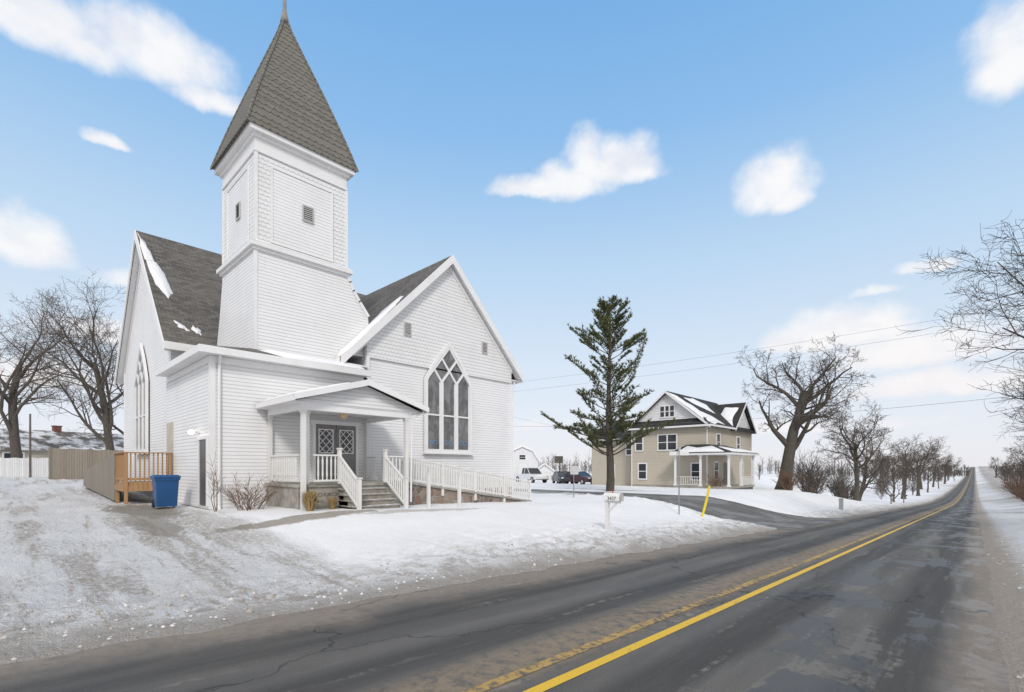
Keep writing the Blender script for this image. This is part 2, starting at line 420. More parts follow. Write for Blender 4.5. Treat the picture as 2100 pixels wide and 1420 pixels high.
def groundmat(g,b,uv,pos,base):
    x,y,z=g.xyz(pos)
    p2=g.mulv(pos,(1,1,0))
    n1=g.noise(p2,.5,5,.65); n2=g.noise(p2,2.6,5,.7); n3=g.noise(p2,11,4,.7); n4=g.noise(p2,45,3,.7)
    snow=g.mix(g.sm(n1,.3,.75),(.87,.87,.885),(.80,.80,.815))
    de=g.m('SUBTRACT',-6.0,x)
    dew=g.m('ADD',de,g.m('MULTIPLY',g.m('SUBTRACT',n1,.5),2.2))
    right=g.sm(x,-1,0); left_=g.m('SUBTRACT',1.0,right)
    gz=g.m('MULTIPLY',g.m('MULTIPLY',g.sm(de,1,5,1,0),left_),g.sm(n2,.40,.7,.0,.5))
    snow=g.mix(gz,snow,(.60,.575,.55))
    near_edge=g.sm(de,.0,3.6,1,0)
    m1=g.m('MULTIPLY',g.sm(de,.0,2.8,1,0),g.sm(n2,.45,.60))
    m1=g.m('MAXIMUM',m1,g.m('MULTIPLY',g.sm(dew,.2,1.2,1,0),g.sm(n3,.25,.5,.45,1)))
    m1=g.m('MULTIPLY',m1,left_)
    col=g.mix(g.m('MULTIPLY',m1,.78),snow,g.mix(n3,(.22,.18,.145),(.46,.41,.35)))
    # right shoulder: narrow sandy slush, then white snow
    xw=g.m('ADD',x,g.m('MULTIPLY',g.m('SUBTRACT',n2,.5),1.1))
    rs=g.m('MULTIPLY',g.m('MULTIPLY',g.sm(x,-.5,0),g.sm(xw,.45,1.15,1,.10)),g.sm(n3,.25,.5,.6,1))
    col=g.mix(g.m('MULTIPLY',rs,.88),col,g.mix(n3,(.26,.20,.145),(.52,.44,.35)))
    bankg=g.m('MULTIPLY',g.m('MULTIPLY',g.sm(x,3.4,6),g.sm(y,30,70)),g.sm(n2,.42,.56))
    col=g.mix(bankg,col,(.22,.155,.10))
    # driveway ruts
    dz=g.m('MULTIPLY',g.sm(g.m('ADD',y,g.m('MULTIPLY',g.m('SUBTRACT',n1,.5),2.5)),3.2,5.2,1,0),g.sm(x,-7.2,-6.2,1,0))
    tr=g.noise(g.v('ADD',g.mulv(pos,(.14,1.15,0)),(0,0,3)),1.5,6,.66,.35)
    dm=g.m('MULTIPLY',dz,g.m('MULTIPLY',g.sm(tr,.49,.60),g.sm(n3,.38,.56,.15,1)))
    col=g.mix(g.m('MULTIPLY',dm,.75),col,g.mix(n3,(.27,.215,.165),(.52,.465,.40)))
    dm2=g.m('MULTIPLY',dz,g.m('MULTIPLY',g.sm(n3,.53,.61),g.sm(n1,.45,.62)))
    col=g.mix(g.m('MULTIPLY',dm2,.5),col,(.30,.25,.20))
    def blob(cx,cy,rx,ry):
        a=g.m('DIVIDE',g.m('SUBTRACT',x,cx),rx); c=g.m('DIVIDE',g.m('SUBTRACT',y,cy),ry)
        r=g.m('SQRT',g.m('ADD',g.m('MULTIPLY',a,a),g.m('MULTIPLY',c,c)))
        return g.sm(g.m('ADD',r,g.m('MULTIPLY',g.m('SUBTRACT',n2,.5),1.6)),.75,1.15,1,0)
    bl=g.m('MAXIMUM',blob(-18.2,3.0,3.0,.9),blob(-12.6,5.6,.40,2.3))
    bl=g.m('MAXIMUM',bl,g.m('MULTIPLY',blob(-12.2,9.0,.3,2.4),.6))
    bl=g.m('MAXIMUM',bl,g.m('MULTIPLY',blob(-14.8,2.6,2.4,.5),.8))
    bl=g.m('MAXIMUM',bl,g.m('MULTIPLY',blob(-17.5,22.0,3.4,.35),.9))
    bl=g.m('MAXIMUM',bl,g.m('MULTIPLY',blob(-21.5,33.5,5.0,.7),.8))
    col=g.mix(g.m('MULTIPLY',bl,.85),col,g.mix(n3,(.16,.13,.10),(.38,.34,.28)))
    col=g.mix(g.m('MULTIPLY',g.m('MULTIPLY',g.sm(n4,.60,.70),g.sm(de,.2,9,1,.12)),.7),col,(.2,.17,.14))
    far=g.m('MULTIPLY',g.sm(y,50,130),g.sm(g.noise(g.mulv(pos,(.02,.006,0)),1.0,5,.7),.45,.62))
    col=g.mix(g.m('MULTIPLY',far,.6),col,(.36,.31,.25))
    g.put(b.inputs['Base Color'],col)
    hh=g.m('ADD',g.m('MULTIPLY',n3,.8),g.m('MULTIPLY',n4,.35)); hh=g.m('ADD',hh,g.m('MULTIPLY',n2,.8))
    roughz=g.m('MAXIMUM',g.m('MAXIMUM',near_edge,dz),.28)
    g.put(b.inputs['Normal'],g.bump(g.m('MULTIPLY',hh,roughz),1.0,.13))
    b.inputs['Specular IOR Level'].default_value=.25
mat('ground_snow',(.8,.8,.83),.7,groundmat)
me=bpy.data.meshes.new('ground'); me.from_pydata(V,[],F)
for p in me.polygons: p.use_smooth=True
me.materials.append(MATS['ground_snow']); go=bpy.data.objects.new('ground',me); COL.objects.link(go); go['kind']='structure'

def asphalt_fn(main):
  def asphalt(g,b,uv,pos,base):
    x,y,z=g.xyz(pos)
    p2=g.mulv(pos,(1,1,0))
    st=g.mulv(pos,(1.6,.16,0))
    s1=g.noise(st,.9,5,.6,.4); s2=g.noise(g.mulv(pos,(3.5,.25,0)),1.1,4,.65)
    n1=g.noise(p2,.45,5,.62,.5); n3=g.noise(p2,60,3,.8); n4=g.noise(p2,7,4,.7)
    col=g.mix(g.sm(s1,.35,.65),(.066,.063,.060),(.132,.125,.116)) if main else g.mix(g.sm(n1,.35,.65),(.10,.095,.09),(.20,.19,.18))
    col=g.mix(g.sm(n3,.35,.75,0,.55),col,(.21,.20,.185))
    wet=g.sm(g.m('ADD',n1,g.m('MULTIPLY',g.m('SUBTRACT',s1,.5),.7)),.52,.56)
    if main:
        def path(cx,w):
            a=g.m('ABSOLUTE',g.m('SUBTRACT',g.m('ADD',x,g.m('MULTIPLY',g.m('SUBTRACT',s1,.5),.5)),cx)); return g.sm(a,w*.4,w,1,0)
        wp=g.m('MAXIMUM',g.m('MAXIMUM',path(-.6,.42),path(-1.95,.36)),g.m('MAXIMUM',path(-3.75,.38),path(-5.1,.42)))
        wp=g.m('MULTIPLY',wp,g.sm(s2,.3,.55,.45,1))
        col=g.mix(g.m('MULTIPLY',wp,.62),col,(.036,.034,.033))
        rl=g.sm(x,-2.3,-1.6); wet=g.m('MULTIPLY',wet,g.m('ADD',g.m('MULTIPLY',rl,.6),.4))
        col=g.mix(g.m('MULTIPLY',wet,.6),col,(.038,.036,.035))
        pw=g.m('MULTIPLY',g.m('MULTIPLY',g.sm(g.m('ADD',s1,g.m('MULTIPLY',n4,.25)),.68,.72),rl),g.m('SUBTRACT',1.0,wet))
        col=g.mix(g.m('MULTIPLY',pw,.55),col,(.20,.19,.175))
    sl=g.m('MULTIPLY',g.sm(s2,.58,.72),g.sm(n4,.42,.6))
    col=g.mix(g.m('MULTIPLY',sl,.55),col,(.34,.315,.285))
    if main:
        el=g.sm(g.m('ADD',g.m('SUBTRACT',x,-6.0),g.m('MULTIPLY',g.m('SUBTRACT',n1,.5),1.8)),.0,1.1,1,0)
        er=g.sm(g.m('ADD',x,g.m('MULTIPLY',g.m('SUBTRACT',n1,.5),.9)),-.35,.10)
        ed=g.m('MULTIPLY',g.m('MAXIMUM',el,er),g.sm(n4,.3,.6,.5,1))
        col=g.mix(g.m('MULTIPLY',ed,.8),col,(.29,.245,.20))
        oc=g.m('MULTIPLY',g.sm(g.m('ABSOLUTE',g.m('SUBTRACT',x,-3.08)),.10,.5,1,0),g.sm(n4,.34,.58))
        col=g.mix(g.m('MULTIPLY',oc,.6),col,(.33,.245,.155))
    vo=g.node('ShaderNodeTexVoronoi',feature='DISTANCE_TO_EDGE')
    nn=g.node('ShaderNodeTexNoise'); g.put(nn.inputs['Vector'],p2); nn.inputs['Scale'].default_value=1.5; nn.inputs['Detail'].default_value=4
    g.put(vo.inputs['Vector'],g.v('ADD',g.mulv(pos,(.33,.16,0)),g.mulv(nn.outputs['Color'],(.35,.35,0)))); vo.inputs['Scale'].default_value=1.0
    cr=g.m('MULTIPLY',g.sm(vo.outputs[0],.0,.009,1,0),g.sm(n1,.40,.52))
    col=g.mix(g.m('MULTIPLY',cr,.7),col,(.018,.018,.018))
    g.put(b.inputs['Base Color'],col)
    g.put(b.inputs['Roughness'],g.mix(wet,(.78,.78,.78),(.45,.45,.45)))
    b.inputs['Specular IOR Level'].default_value=.38
    hh=g.m('ADD',n3,g.m('MULTIPLY',n4,1.2)); hh=g.m('MULTIPLY',hh,g.m('SUBTRACT',1.15,wet))
    g.put(b.inputs['Normal'],g.bump(hh,.55,.015))
  return asphalt
mat('asphalt',(.06,.06,.06),.8,asphalt_fn(True)); mat('asphalt_side',(.06,.06,.06),.8,asphalt_fn(False))
ry=axis([(-30,-2,2),(-2,60,.5),(60,130,2),(130,400,10),(400,1500,50)])
def strip(name,xs,ys,zf,material):
    V=[(x,y,zf(x,y)) for y in ys for x in xs]; W=len(xs); F=[]
    for j in range(len(ys)-1):
        for i in range(W-1):
            a=j*W+i; F.append((a,a+1,a+W+1,a+W))
    me=bpy.data.meshes.new(name); me.from_pydata(V,[],F)
    for p in me.polygons: p.use_smooth=True
    me.materials.append(MATS[material]); o=bpy.data.objects.new(name,me); COL.objects.link(o); o['kind']='structure'; return o
strip('road',[-6.9+i*.5 for i in range(0,17)],ry,roadz,'asphalt')
sx=axis([(-90,-20,3),(-20,-5.6,.35)])
V=[];F=[]
for x in sx:
    for k in range(13):
        lo_,hi_=sr_lo(x)-.5,sr_hi(x)+.5
        yy=lo_+(hi_-lo_)*k/12; V.append((x,yy,(B(x,yy) if x<-6.8 else roadz(x,yy))+.006+(.0 if x<-6.8 else .004)))
for i in range(len(sx)-1):
    for k in range(12):
        a=i*13+k; F.append((a,a+13,a+14,a+1))
me=bpy.data.meshes.new('side_street'); me.from_pydata(V,[],F); me.materials.append(MATS['asphalt_side'])
for p in me.polygons: p.use_smooth=True
o=bpy.data.objects.new('side_street',me); COL.objects.link(o); o['kind']='structure'
def ymark(wear):
    def f(g,b,uv,pos,base):
        p2=g.mulv(pos,(1,1,0)); n=g.noise(p2,9,5,.75); n2=g.noise(p2,.9,3); n3=g.noise(p2,50,2)
        w=g.sm(g.m('ADD',n,g.m('MULTIPLY',n2,.35)),wear,wear+.16)
        c=g.mix(g.sm(n3,.3,.8,0,.35),base,[base[0]*.6,base[1]*.55,base[2]])
        c=g.mix(w,c,(.12,.10,.08)); g.put(b.inputs['Base Color'],c); g.put(b.inputs['Normal'],g.bump(n3,.3,.006))
    return f
mat('paint_yellow',(.76,.48,.02),.55,ymark(.73))
mat('paint_yellow_worn',(.46,.30,.08),.65,ymark(.615))
strip('centre_line_marking',[-2.60,-2.49],ry,lambda x,y:roadz(x,y)+.004+.002*min(1,max(0,y)/60),'paint_yellow')
strip('worn_line_marking',[-2.93,-2.81],ry,lambda x,y:roadz(x,y)+.004+.002*min(1,max(0,y)/60),'paint_yellow_worn')

# ------------------------------------------------------------------ CHURCH
ch=thing('church',(-22,9,.3),'white clapboard country church with shingled corner tower and spire','church')
def cp(name,mb,m,label=None,parent=None,**k): return make(name,mb,m,parent or ch,label,base=Vector(ch['_b']),**k)
RX,RZ,RS=-27.0,12.2,1.09
CY,CZ,CS=13.87,11.1,1.02
wall=MB()
ez=RZ-RS*4.9-.12
wall.prism([(-31.9,4.5,0),(-22.1,4.5,0),(-22.1,4.5,ez),(RX,4.5,RZ-.12),(-31.9,4.5,ez)],(0,15,0))
cz=CZ-CS*4.08-.1
wall.prism([(-17.1,9.79,0),(-17.1,17.95,0),(-17.1,17.95,cz),(-17.1,CY,CZ-.1),(-17.1,9.79,cz)],(-9.8,0,0))
wall.box(-22.3,-16.68,4.4,9.6,0,5.1)
wo=cp('wall',wall,'siding_white')
gs=MB(); gs.ppoly(PX(-17.1),[(9.82,6.0),(17.92,6.0),(17.92,cz-.02),(CY,CZ-.13),(9.82,cz-.02)],.004,.05)
cp('gable_shingles',gs,'shingle_white')
fo=MB(); fo.box(-22.0,-16.64,4.36,9.4,.0,.42); fo.box(-26,-17.05,9.9,18.0,0,.7)
cp('foundation',fo,'stone')
rf=MB(); t=.16
for sg in (-1,1):
    e=RX+sg*5.4
    rf.prism([(RX,4.2,RZ),(RX,19.8,RZ),(e,19.8,RZ-RS*5.4),(e,4.2,RZ-RS*5.4)],(0,0,-t))
for e in (8.62,18.5):
    zz=CZ-CS*abs(e-CY)
    rf.prism([(-16.8,CY,CZ),(-16.8,e,zz),(-27,e,zz),(-27,CY,CZ)],(0,0,-t))
ro=cp('roof',rf,'roof_asphalt')
br=MB()
br.poly([(-16.33,4.05,5.27),(-16.33,9.5,5.27),(-17.5,9.5,5.66),(-17.5,5.9,5.66)])
br.poly([(-16.33,4.05,5.27),(-17.5,5.9,5.66),(-22.0,5.9,5.66),(-22.0,4.05,5.27)])
br.poly([(-17.5,5.9,5.66),(-17.5,9.5,5.66),(-22,9.5,5.66),(-22,5.9,5.66)])
cp('entry_roof',br,'roof_asphalt')
tr=MB()
P=PY(4.2)
for sg in (-1,1):
    tr.ppoly(P,[(RX,RZ+.01),(RX+sg*5.42,RZ-RS*5.42+.01),(RX+sg*5.42,RZ-RS*5.42-.36),(RX,RZ-.40)],.002,.05)
    tr.prism([(RX,4.24,RZ-.19),(RX,4.6,RZ-.19),(RX+sg*5.38,4.6,RZ-RS*5.38-.19),(RX+sg*5.38,4.24,RZ-RS*5.38-.19)],(0,0,-.05))
    tr.ppoly(PY(4.5),[(RX,RZ-.28),(RX+sg*4.98,RZ-RS*4.98-.28),(RX+sg*4.98,RZ-RS*4.98-.5),(RX,RZ-.52)],.003,.04)
tr.box(-21.62,-21.52,4.2,9.0,6.05,6.33); tr.box(-22.1,-21.62,4.24,9.0,6.08,6.13)
tr.box(-32.45,-32.37,4.2,19,6.05,6.33)
P=PX(-16.8)
for e in (8.62,18.5):
    zz=CZ-CS*abs(e-CY)
    tr.ppoly(P,[(CY,CZ+.01),(e,zz+.01),(e,zz-.34),(CY,CZ-.38)],.002,.05)
    tr.prism([(-16.84,CY,CZ-.19),(-16.84,e,zz-.19),(-17.2,e,zz-.19),(-17.2,CY,CZ-.19)],(0,0,-.05))
    tr.ppoly(PX(-17.1),[(CY,CZ-.30),(CY+(e-CY)*.88,CZ-(CZ-zz)*.88-.30),(CY+(e-CY)*.88,CZ-(CZ-zz)*.88-.5),(CY,CZ-.54)],.052,.09)
tr.box(-17.7,-16.85,8.58,8.66,5.42,5.74); tr.box(-17.7,-16.85,8.66,9.79,5.50,5.56)
tr.box(-27,-16.85,18.46,18.56,6.02,6.34); tr.box(-27,-17.1,17.95,18.46,6.10,6.15)
tr.box(-16.40,-16.28,4.0,9.55,5.06,5.27); tr.box(-22.0,-16.40,4.0,4.12,5.06,5.27)
tr.box(-16.68,-16.40,4.12,9.5,5.07,5.12); tr.box(-22.0,-16.68,4.12,4.4,5.07,5.12)
tr.pbox(PX(-16.68),4.5,9.6,4.86,5.06,.002,.03)
tr.pbox(PY(4.4),-22,-16.75,4.86,5.06,.002,.03)
tr.box(-16.82,-16.655,4.375,4.53,.35,5.06)
tr.pbox(PX(-16.68),9.46,9.62,.35,5.06,.002,.03)
tr.pbox(PX(-17.1),17.8,17.97,.3,6.0,.002,.03); tr.pbox(PX(-17.1),9.78,9.92,.3,5.98,.06,.085)
tr.pbox(PX(-17.1),9.8,17.95,5.95,6.01,.052,.07)
tr.pbox(PY(4.5),-31.92,-31.76,.3,6.5,.002,.03)
cp('trim',tr,'trim_white')
ds=MB(); ds.tube([(-16.45,4.6,5.1),(-16.62,4.62,4.8),(-16.62,4.62,.5),(-16.5,4.6,.4)],[.04]*4,8); cp('downspout',ds,'trim_white')
ds=MB(); ds.tube([(-16.95,18.05,6.0),(-17.05,18.03,5.6),(-17.05,18.03,.5)],[.04]*3,8); cp('downspout',ds,'trim_white')
ds=MB(); ds.tube([(-13.85,10.15,3.6),(-14.02,9.78,3.35),(-14.02,9.74,.5)],[.035]*3,8); cp('downspout',ds,'trim_white')
def mz(x,y): return RZ-RS*abs(x-RX)
def czf(x,y): return CZ-CS*abs(y-CY)
def patch(zf,pts,t=.05):
    n=len(pts); cx=sum(p[0] for p in pts)/n; cy=sum(p[1] for p in pts)/n
    fine=[]
    rn=random.Random(int(abs(cx*97+cy*31)*10))
    for i in range(n):
        a=pts[i]; c=pts[(i+1)%n]
        for k in range(4):
            q=k/4; fine.append((a[0]+(c[0]-a[0])*q+rn.uniform(-.04,.04),a[1]+(c[1]-a[1])*q+rn.uniform(-.04,.04)))
    mb=MB(); n=len(fine)
    for p in fine: mb.v.append(Vector((p[0],p[1],zf(*p)+.004)))
    for p in fine:
        q=(cx+(p[0]-cx)*.9,cy+(p[1]-cy)*.9); mb.v.append(Vector((q[0],q[1],zf(*q)+t)))
    mb.v.append(Vector((cx,cy,zf(cx,cy)+t*1.1)))
    for i in range(n):
        j=(i+1)%n; mb.f.append([i,j,n+j,n+i]); mb.f.append([n+i,n+j,2*n])
    return mb
def ps(zf,pts,t=.05,parent=ro):
    return make('snow_patch',patch(zf,pts,t),'snow',parent,base=Vector(ch['_b']),smooth=True)
ps(mz,[(-26.9,4.25),(-26.3,4.42),(-25.4,4.62),(-25.4,4.25)],.06)
ps(mz,[(-25.4,4.27),(-25.4,4.62),(-24.6,4.88),(-23.9,4.92),(-23.6,4.7),(-24.2,4.42)],.07)
ps(mz,[(-22.6,4.7),(-22.4,5.0),(-22.2,5.15),(-22.35,4.8)],.04)
ps(mz,[(-22.5,5.3),(-22.3,5.55),(-22.1,5.5),(-22.3,5.25)],.04)
ps(mz,[(-22.6,6.7),(-22.2,6.8),(-21.8,7.4),(-22.2,7.3)],.05)
ps(czf,[(-16.82,8.66),(-17.28,8.66),(-17.28,9.9),(-17.6,10.9),(-17.3,11.6),(-16.95,11.0),(-16.85,10.2)],.12)
def bzf(x,y): return 5.27+(-16.33-x)*.333
ps(bzf,[(-16.4,6.4),(-16.42,9.4),(-17.25,9.4),(-17.2,6.0)],.09)
def gothic(P,c,name='window'):
    a=1.26; zs=5.42; H=1.72; z0=2.4
    def hwid(z): 
        t=min(1,max(0,z/H)); return a*(1-t)*(1+.36*t)
    right=[(hwid(H*i/10),H*i/10) for i in range(11)]
    outline=[(c-a,z0),(c+a,z0)]+[(c+x,zs+z) for x,z in right]+[(c-x,zs+z) for x,z in right[::-1][1:]]
    gl=MB(); gl.ppoly(P,outline,.06,.07)
    fr=MB()
    fr.band(P,outline,.15,.052,.15)
    fr.pbox(P,c-a-.15,c+a+.15,z0-.14,z0-.075,.05,.2)
    sl=H/a*.92
    for m in (-a,-a/3,a/3,a):
        if abs(m)<a: fr.pbeam(P,(c+m,z0),(c+m,zs),.11,.07,.135)
        for sg in (-1,1):
            pts=[]; k=0
            while True:
                x=m+sg*k*.05; z=k*.05*sl
                if z>H or abs(x)>hwid(z)+.02: break
                pts.append((x,z)); k+=1
            if len(pts)>2: fr.pbeam(P,(c+pts[0][0],zs+pts[0][1]),(c+pts[-1][0],zs+pts[-1][1]),.09,.07,.131+.002*sg)
    for m in (-a*2/3,0,a*2/3):
        fr.pbox(P,c+m-a/3+.055,c+m+a/3-.055,3.93,4.0,.07,.11)
        for s in (-1,1):
            fr.pbox(P,c+m+s*(a/3-.085)-.028,c+m+s*(a/3-.085)+.028,z0+.05,zs,.07,.10)
    w=cp(name,fr,'trim_white')
    make('glass',gl,'stained_glass',w,base=Vector(ch['_b']))
    for m in (-a*2/3,0,a*2/3):
        em=MB()
        for s in (-.11,.11):
            for k in range(10):
                t0=k/10*2*math.pi;t1=(k+1)/10*2*math.pi
                em.pbeam(P,(c+m+s+.09*math.cos(t0),z0+.38+.09*math.sin(t0)),(c+m+s+.09*math.cos(t1),z0+.38+.09*math.sin(t1)),.035,.072,.078)
        make('glass_emblem',em,'glass_blue',w,base=Vector(ch['_b']))
gothic(PX(-17.1),CY-.03); gothic(PY(4.5),-27.1)
def vent(P,s,z,w=.30,h=.5,o=.0,par=ch):
    mb=MB(); mb.pbox(P,s-w/2-.04,s-w/2,z-h/2-.04,z+h/2+.04,o+.003,o+.05); mb.pbox(P,s+w/2,s+w/2+.04,z-h/2-.04,z+h/2+.04,o+.003,o+.05)
    mb.pbox(P,s-w/2,s+w/2,z+h/2,z+h/2+.04,o+.003,o+.05); mb.pbox(P,s-w/2,s+w/2,z-h/2-.04,z-h/2,o+.003,o+.05)
    n=7
    for i in range(n):
        zz=z-h/2+h*(i+.5)/n; mb.prism([P.p(s-w/2,zz-.025,o+.045),P.p(s+w/2,zz-.025,o+.045),P.p(s+w/2,zz+.03,o+.01),P.p(s-w/2,zz+.03,o+.01)],P.n*-.008)
    v=make('vent',mb,'vent_grey',par,base=Vector(ch['_b']))
    bk=MB(); bk.pbox(P,s-w/2,s+w/2,z-h/2,z+h/2,o+.002,o+.006); make('vent_backing',bk,'vent_dark',v if par is ch else par,base=Vector(ch['_b']))
vent(PX(-17.1),11.67,7.4,.26,.46,.05); vent(PX(-17.1),16.04,7.4,.26,.46,.05)
# --- tower
TX0,TX1,TY0,TY1=-20.7,-17.3,5.85,9.12
tw=MB()
tw.box(TX0,TX1,TY0,TY1,5.3,9.05)
tw.prism([(TX1-.002,9.1,9.0),(TX1-.002,9.2,8.75),(TX1-.002,9.35,8.45),(TX1-.002,9.6,8.1),(TX1-.002,10.0,7.65),(TX1-.002,10.15,6.0),(TX1-.002,9.1,6.0)],(-3.2,0,0))
tw.prism([(-20.65,TY0+.002,8.9),(-20.8,TY0+.002,8.3),(-21.0,TY0+.002,7.5),(-21.35,TY0+.002,6.4),(-21.4,TY0+.002,5.5),(-20.65,TY0+.002,5.5)],(0,3,0))
to=cp('tower',tw,'siding_white')
def tp(name,mb,m,**k): return make(name,mb,m,to,base=Vector(ch['_b']),**k)
up=MB(); up.box(TX0+.03,TX1-.03,TY0+.03,TY1-.03,9.05,12.9); tp('belfry_wall',up,'shingle_white')
bt=MB()
def ring(mb,x0,x1,y0,y1,z0,z1,p):
    mb.box(x0-p,x1+p,y0-p,y0,z0,z1); mb.box(x0-p,x1+p,y1,y1+p,z0,z1); mb.box(x0-p,x0,y0,y1,z0,z1); mb.box(x1,x1+p,y0,y1,z0,z1)
ring(bt,TX0,TX1,TY0,TY1,8.92,9.02,.07)
ring(bt,TX0,TX1,TY0,TY1,9.02,9.16,.16)
for (a,b,c,d) in [((TX1+.16,TY0-.16),(TX1+.16,TY1+.16),(TX1-.03,TY1),(TX1-.03,TY0)),((TX0-.16,TY0-.16),(TX1+.16,TY0-.16),(TX1,TY0+.03),(TX0,TY0+.03))]:
    bt.poly([(a[0],a[1],9.165),(b[0],b[1],9.165),(c[0],c[1],9.30),(d[0],d[1],9.30)])
ring(bt,TX0+.03,TX1-.03,TY0+.03,TY1-.03,12.2,12.26,.05)
ring(bt,TX0+.03,TX1-.03,TY0+.03,TY1-.03,12.26,12.66,.025)
ring(bt,TX0+.03,TX1-.03,TY0+.03,TY1-.03,12.66,12.78,.10)
ring(bt,TX0+.03,TX1-.03,TY0+.03,TY1-.03,12.78,12.97,.24)
for (x,y) in ((TX1-.03,TY0+.03),(TX1-.03,TY1-.03),(TX0+.03,TY0+.03)):
    bt.box(x-.07,x+.03,y-.03,y+.07,9.2,12.2)
tp('cornice',bt,'trim_white')
pn=MB(); pn.pbox(PX(TX1-.03),6.42,8.5,9.36,11.85,.004,.03); pn.pbox(PY(TY0+.03),-20.05,-17.95,9.36,11.85,.004,.03)
tp('louvre_panel',pn,'siding_white')
pf=MB()
for P,a,b in ((PX(TX1-.03),6.42,8.5),(PY(TY0+.03),-20.05,-17.95)):
    pf.pbox(P,a-.06,a,9.3,11.91,.004,.055); pf.pbox(P,b,b+.06,9.3,11.91,.004,.055); pf.pbox(P,a,b,11.85,11.91,.004,.055); pf.pbox(P,a,b,9.3,9.36,.004,.055)
tp('panel_frame',pf,'trim_white')
vent(PX(TX1-.03),7.62,10.72,.32,.48,.03,to); vent(PY(TY0+.03),-18.85,10.72,.32,.48,.03,to)
cb=MB(); cb.box(TX1-.08,TX1+.025,TY0-.025,TY0+.08,5.6,8.92); tp('corner_board',cb,'trim_white')
cb=MB(); fl=[(9.14,8.95),(9.24,8.75),(9.38,8.45),(9.63,8.1),(10.0,7.62)]
for a,b in zip(fl,fl[1:]): cb.pbeam(PX(TX1),a,b,.11,-.1,.05)
tp('flared_trim',cb,'trim_white')
sp=MB(); cx,cy=-19.0,7.485; hs=1.94; zt=18.72
bs=[(cx-hs,cy-hs,12.97),(cx+hs,cy-hs,12.97),(cx+hs,cy+hs,12.97),(cx-hs,cy+hs,12.97)]
N=10
def kf(q): return (1-q)*(1+.04*math.sin(math.pi*q))
lv=[[(cx+sx_*hs*max(kf(i/N),.02),cy+sy_*hs*max(kf(i/N),.02),12.97+(zt-12.97)*i/N) for sx_,sy_ in ((-1,-1),(1,-1),(1,1),(-1,1))] for i in range(N+1)]
for i in range(N):
    for k in range(4):
        j=(k+1)%4; sp.poly([lv[i][k],lv[i][j],lv[i+1][j],lv[i+1][k]])
sp.poly(bs)
so=tp('spire_roof',sp,'spire_shingle')
hp=MB()
for k in range(4): hp.tube([Vector(lv[i][k])+Vector((0,0,.01)) for i in range(N+1)],[.045]*(N+1),6)
hp.box(cx-hs-.03,cx+hs+.03,cy-hs-.03,cy-hs+.0,12.93,13.0); hp.box(cx+hs,cx+hs+.03,cy-hs,cy+hs+.03,12.93,13.0)
tp('hip_cap',hp,'spire_shingle')
fi=MB(); fi.lathe((cx,cy,18.55),[(.16,0),(.13,.2),(.10,.3),(.07,.5),(.06,1.0),(.03,1.9)],10); tp('finial',fi,'concrete',smooth=True)

# --- porch
pc=MB(); pc.box(-16.68,-14.25,6.0,9.7,.1,1.10); pc.box(-16.66,-14.2,5.95,9.75,1.1,1.19)
po=cp('porch',pc,'concrete')
def pp(name,mb,m,**k): return make(name,mb,m,po,base=Vector(ch['_b']),**k)
st=MB()
for i in range(5):
    z1=1.02-.165*i; st.box(-14.25,-14.2+.26*(i+1)-.02,7.25,8.75,.1,z1-.035); st.box(-14.25,-14.2+.26*(i+1)+.01,7.2,8.8,z1-.035,z1)
pp('step',st,'concrete_snowy')
text_part('UNION CHURCH',.16,po,'ink_grey',(-14.245+.003,6.62,.86),(rad(90),0,rad(90)))
text_part('1912',.13,po,'ink_grey',(-14.245+.003,6.62,.66),(rad(90),0,rad(90)))
prf=MB()
for e in (5.68,10.22):
    prf.prism([(-13.7,7.95,4.42),(-13.7,e,3.74),(-16.68,e,3.74),(-16.68,7.95,4.42)],(0,0,-.05))
pp('porch_roof',prf,'roof_asphalt')
pt=MB()
P=PX(-13.7)
for e in (5.66,10.24): pt.ppoly(P,[(7.95,4.43),(e,3.745),(e,3.58),(7.95,4.24)],.002,.05)
pt.box(-16.6,-13.72,5.64,5.70,3.56,3.72); pt.box(-16.6,-13.72,10.2,10.26,3.56,3.72)
pt.box(-16.6,-13.98,5.70,10.2,3.54,3.58)
pt.box(-14.2,-14.0,6.0,9.75,3.36,3.54); pt.box(-16.6,-14.2,6.0,6.16,3.36,3.54); pt.box(-16.6,-14.2,9.5,9.66,3.36,3.54)
pp('porch_trim',pt,'trim_white')
pe=MB(); pe.ppoly(PX(-14.0),[(5.75,3.58),(10.15,3.58),(7.95,4.28)],.0,.05); pp('pediment',pe,'siding_white')
def psz(x,y): return 4.42-abs(y-7.95)*.2996
make('snow_patch',patch(psz,[(-13.8,5.75),(-13.75,7.0),(-14.5,7.8),(-16.5,7.8),(-16.55,5.8)],.06),'snow',po,base=Vector(ch['_b']),smooth=True)
for (x,y,z0) in ((-14.1,6.08,.2),(-14.1,9.6,.2),(-16.58,6.08,1.19),(-16.58,9.55,1.19),(-14.35,6.3,1.19)):
    q=MB(); w=.06 if z0<1 else .05
    q.box(x-w,x+w,y-w,y+w,z0,3.36); q.box(x-w-.025,x+w+.025,y-w-.025,y+w+.025,3.28,3.358)
    pp('post',q,'rail_white')
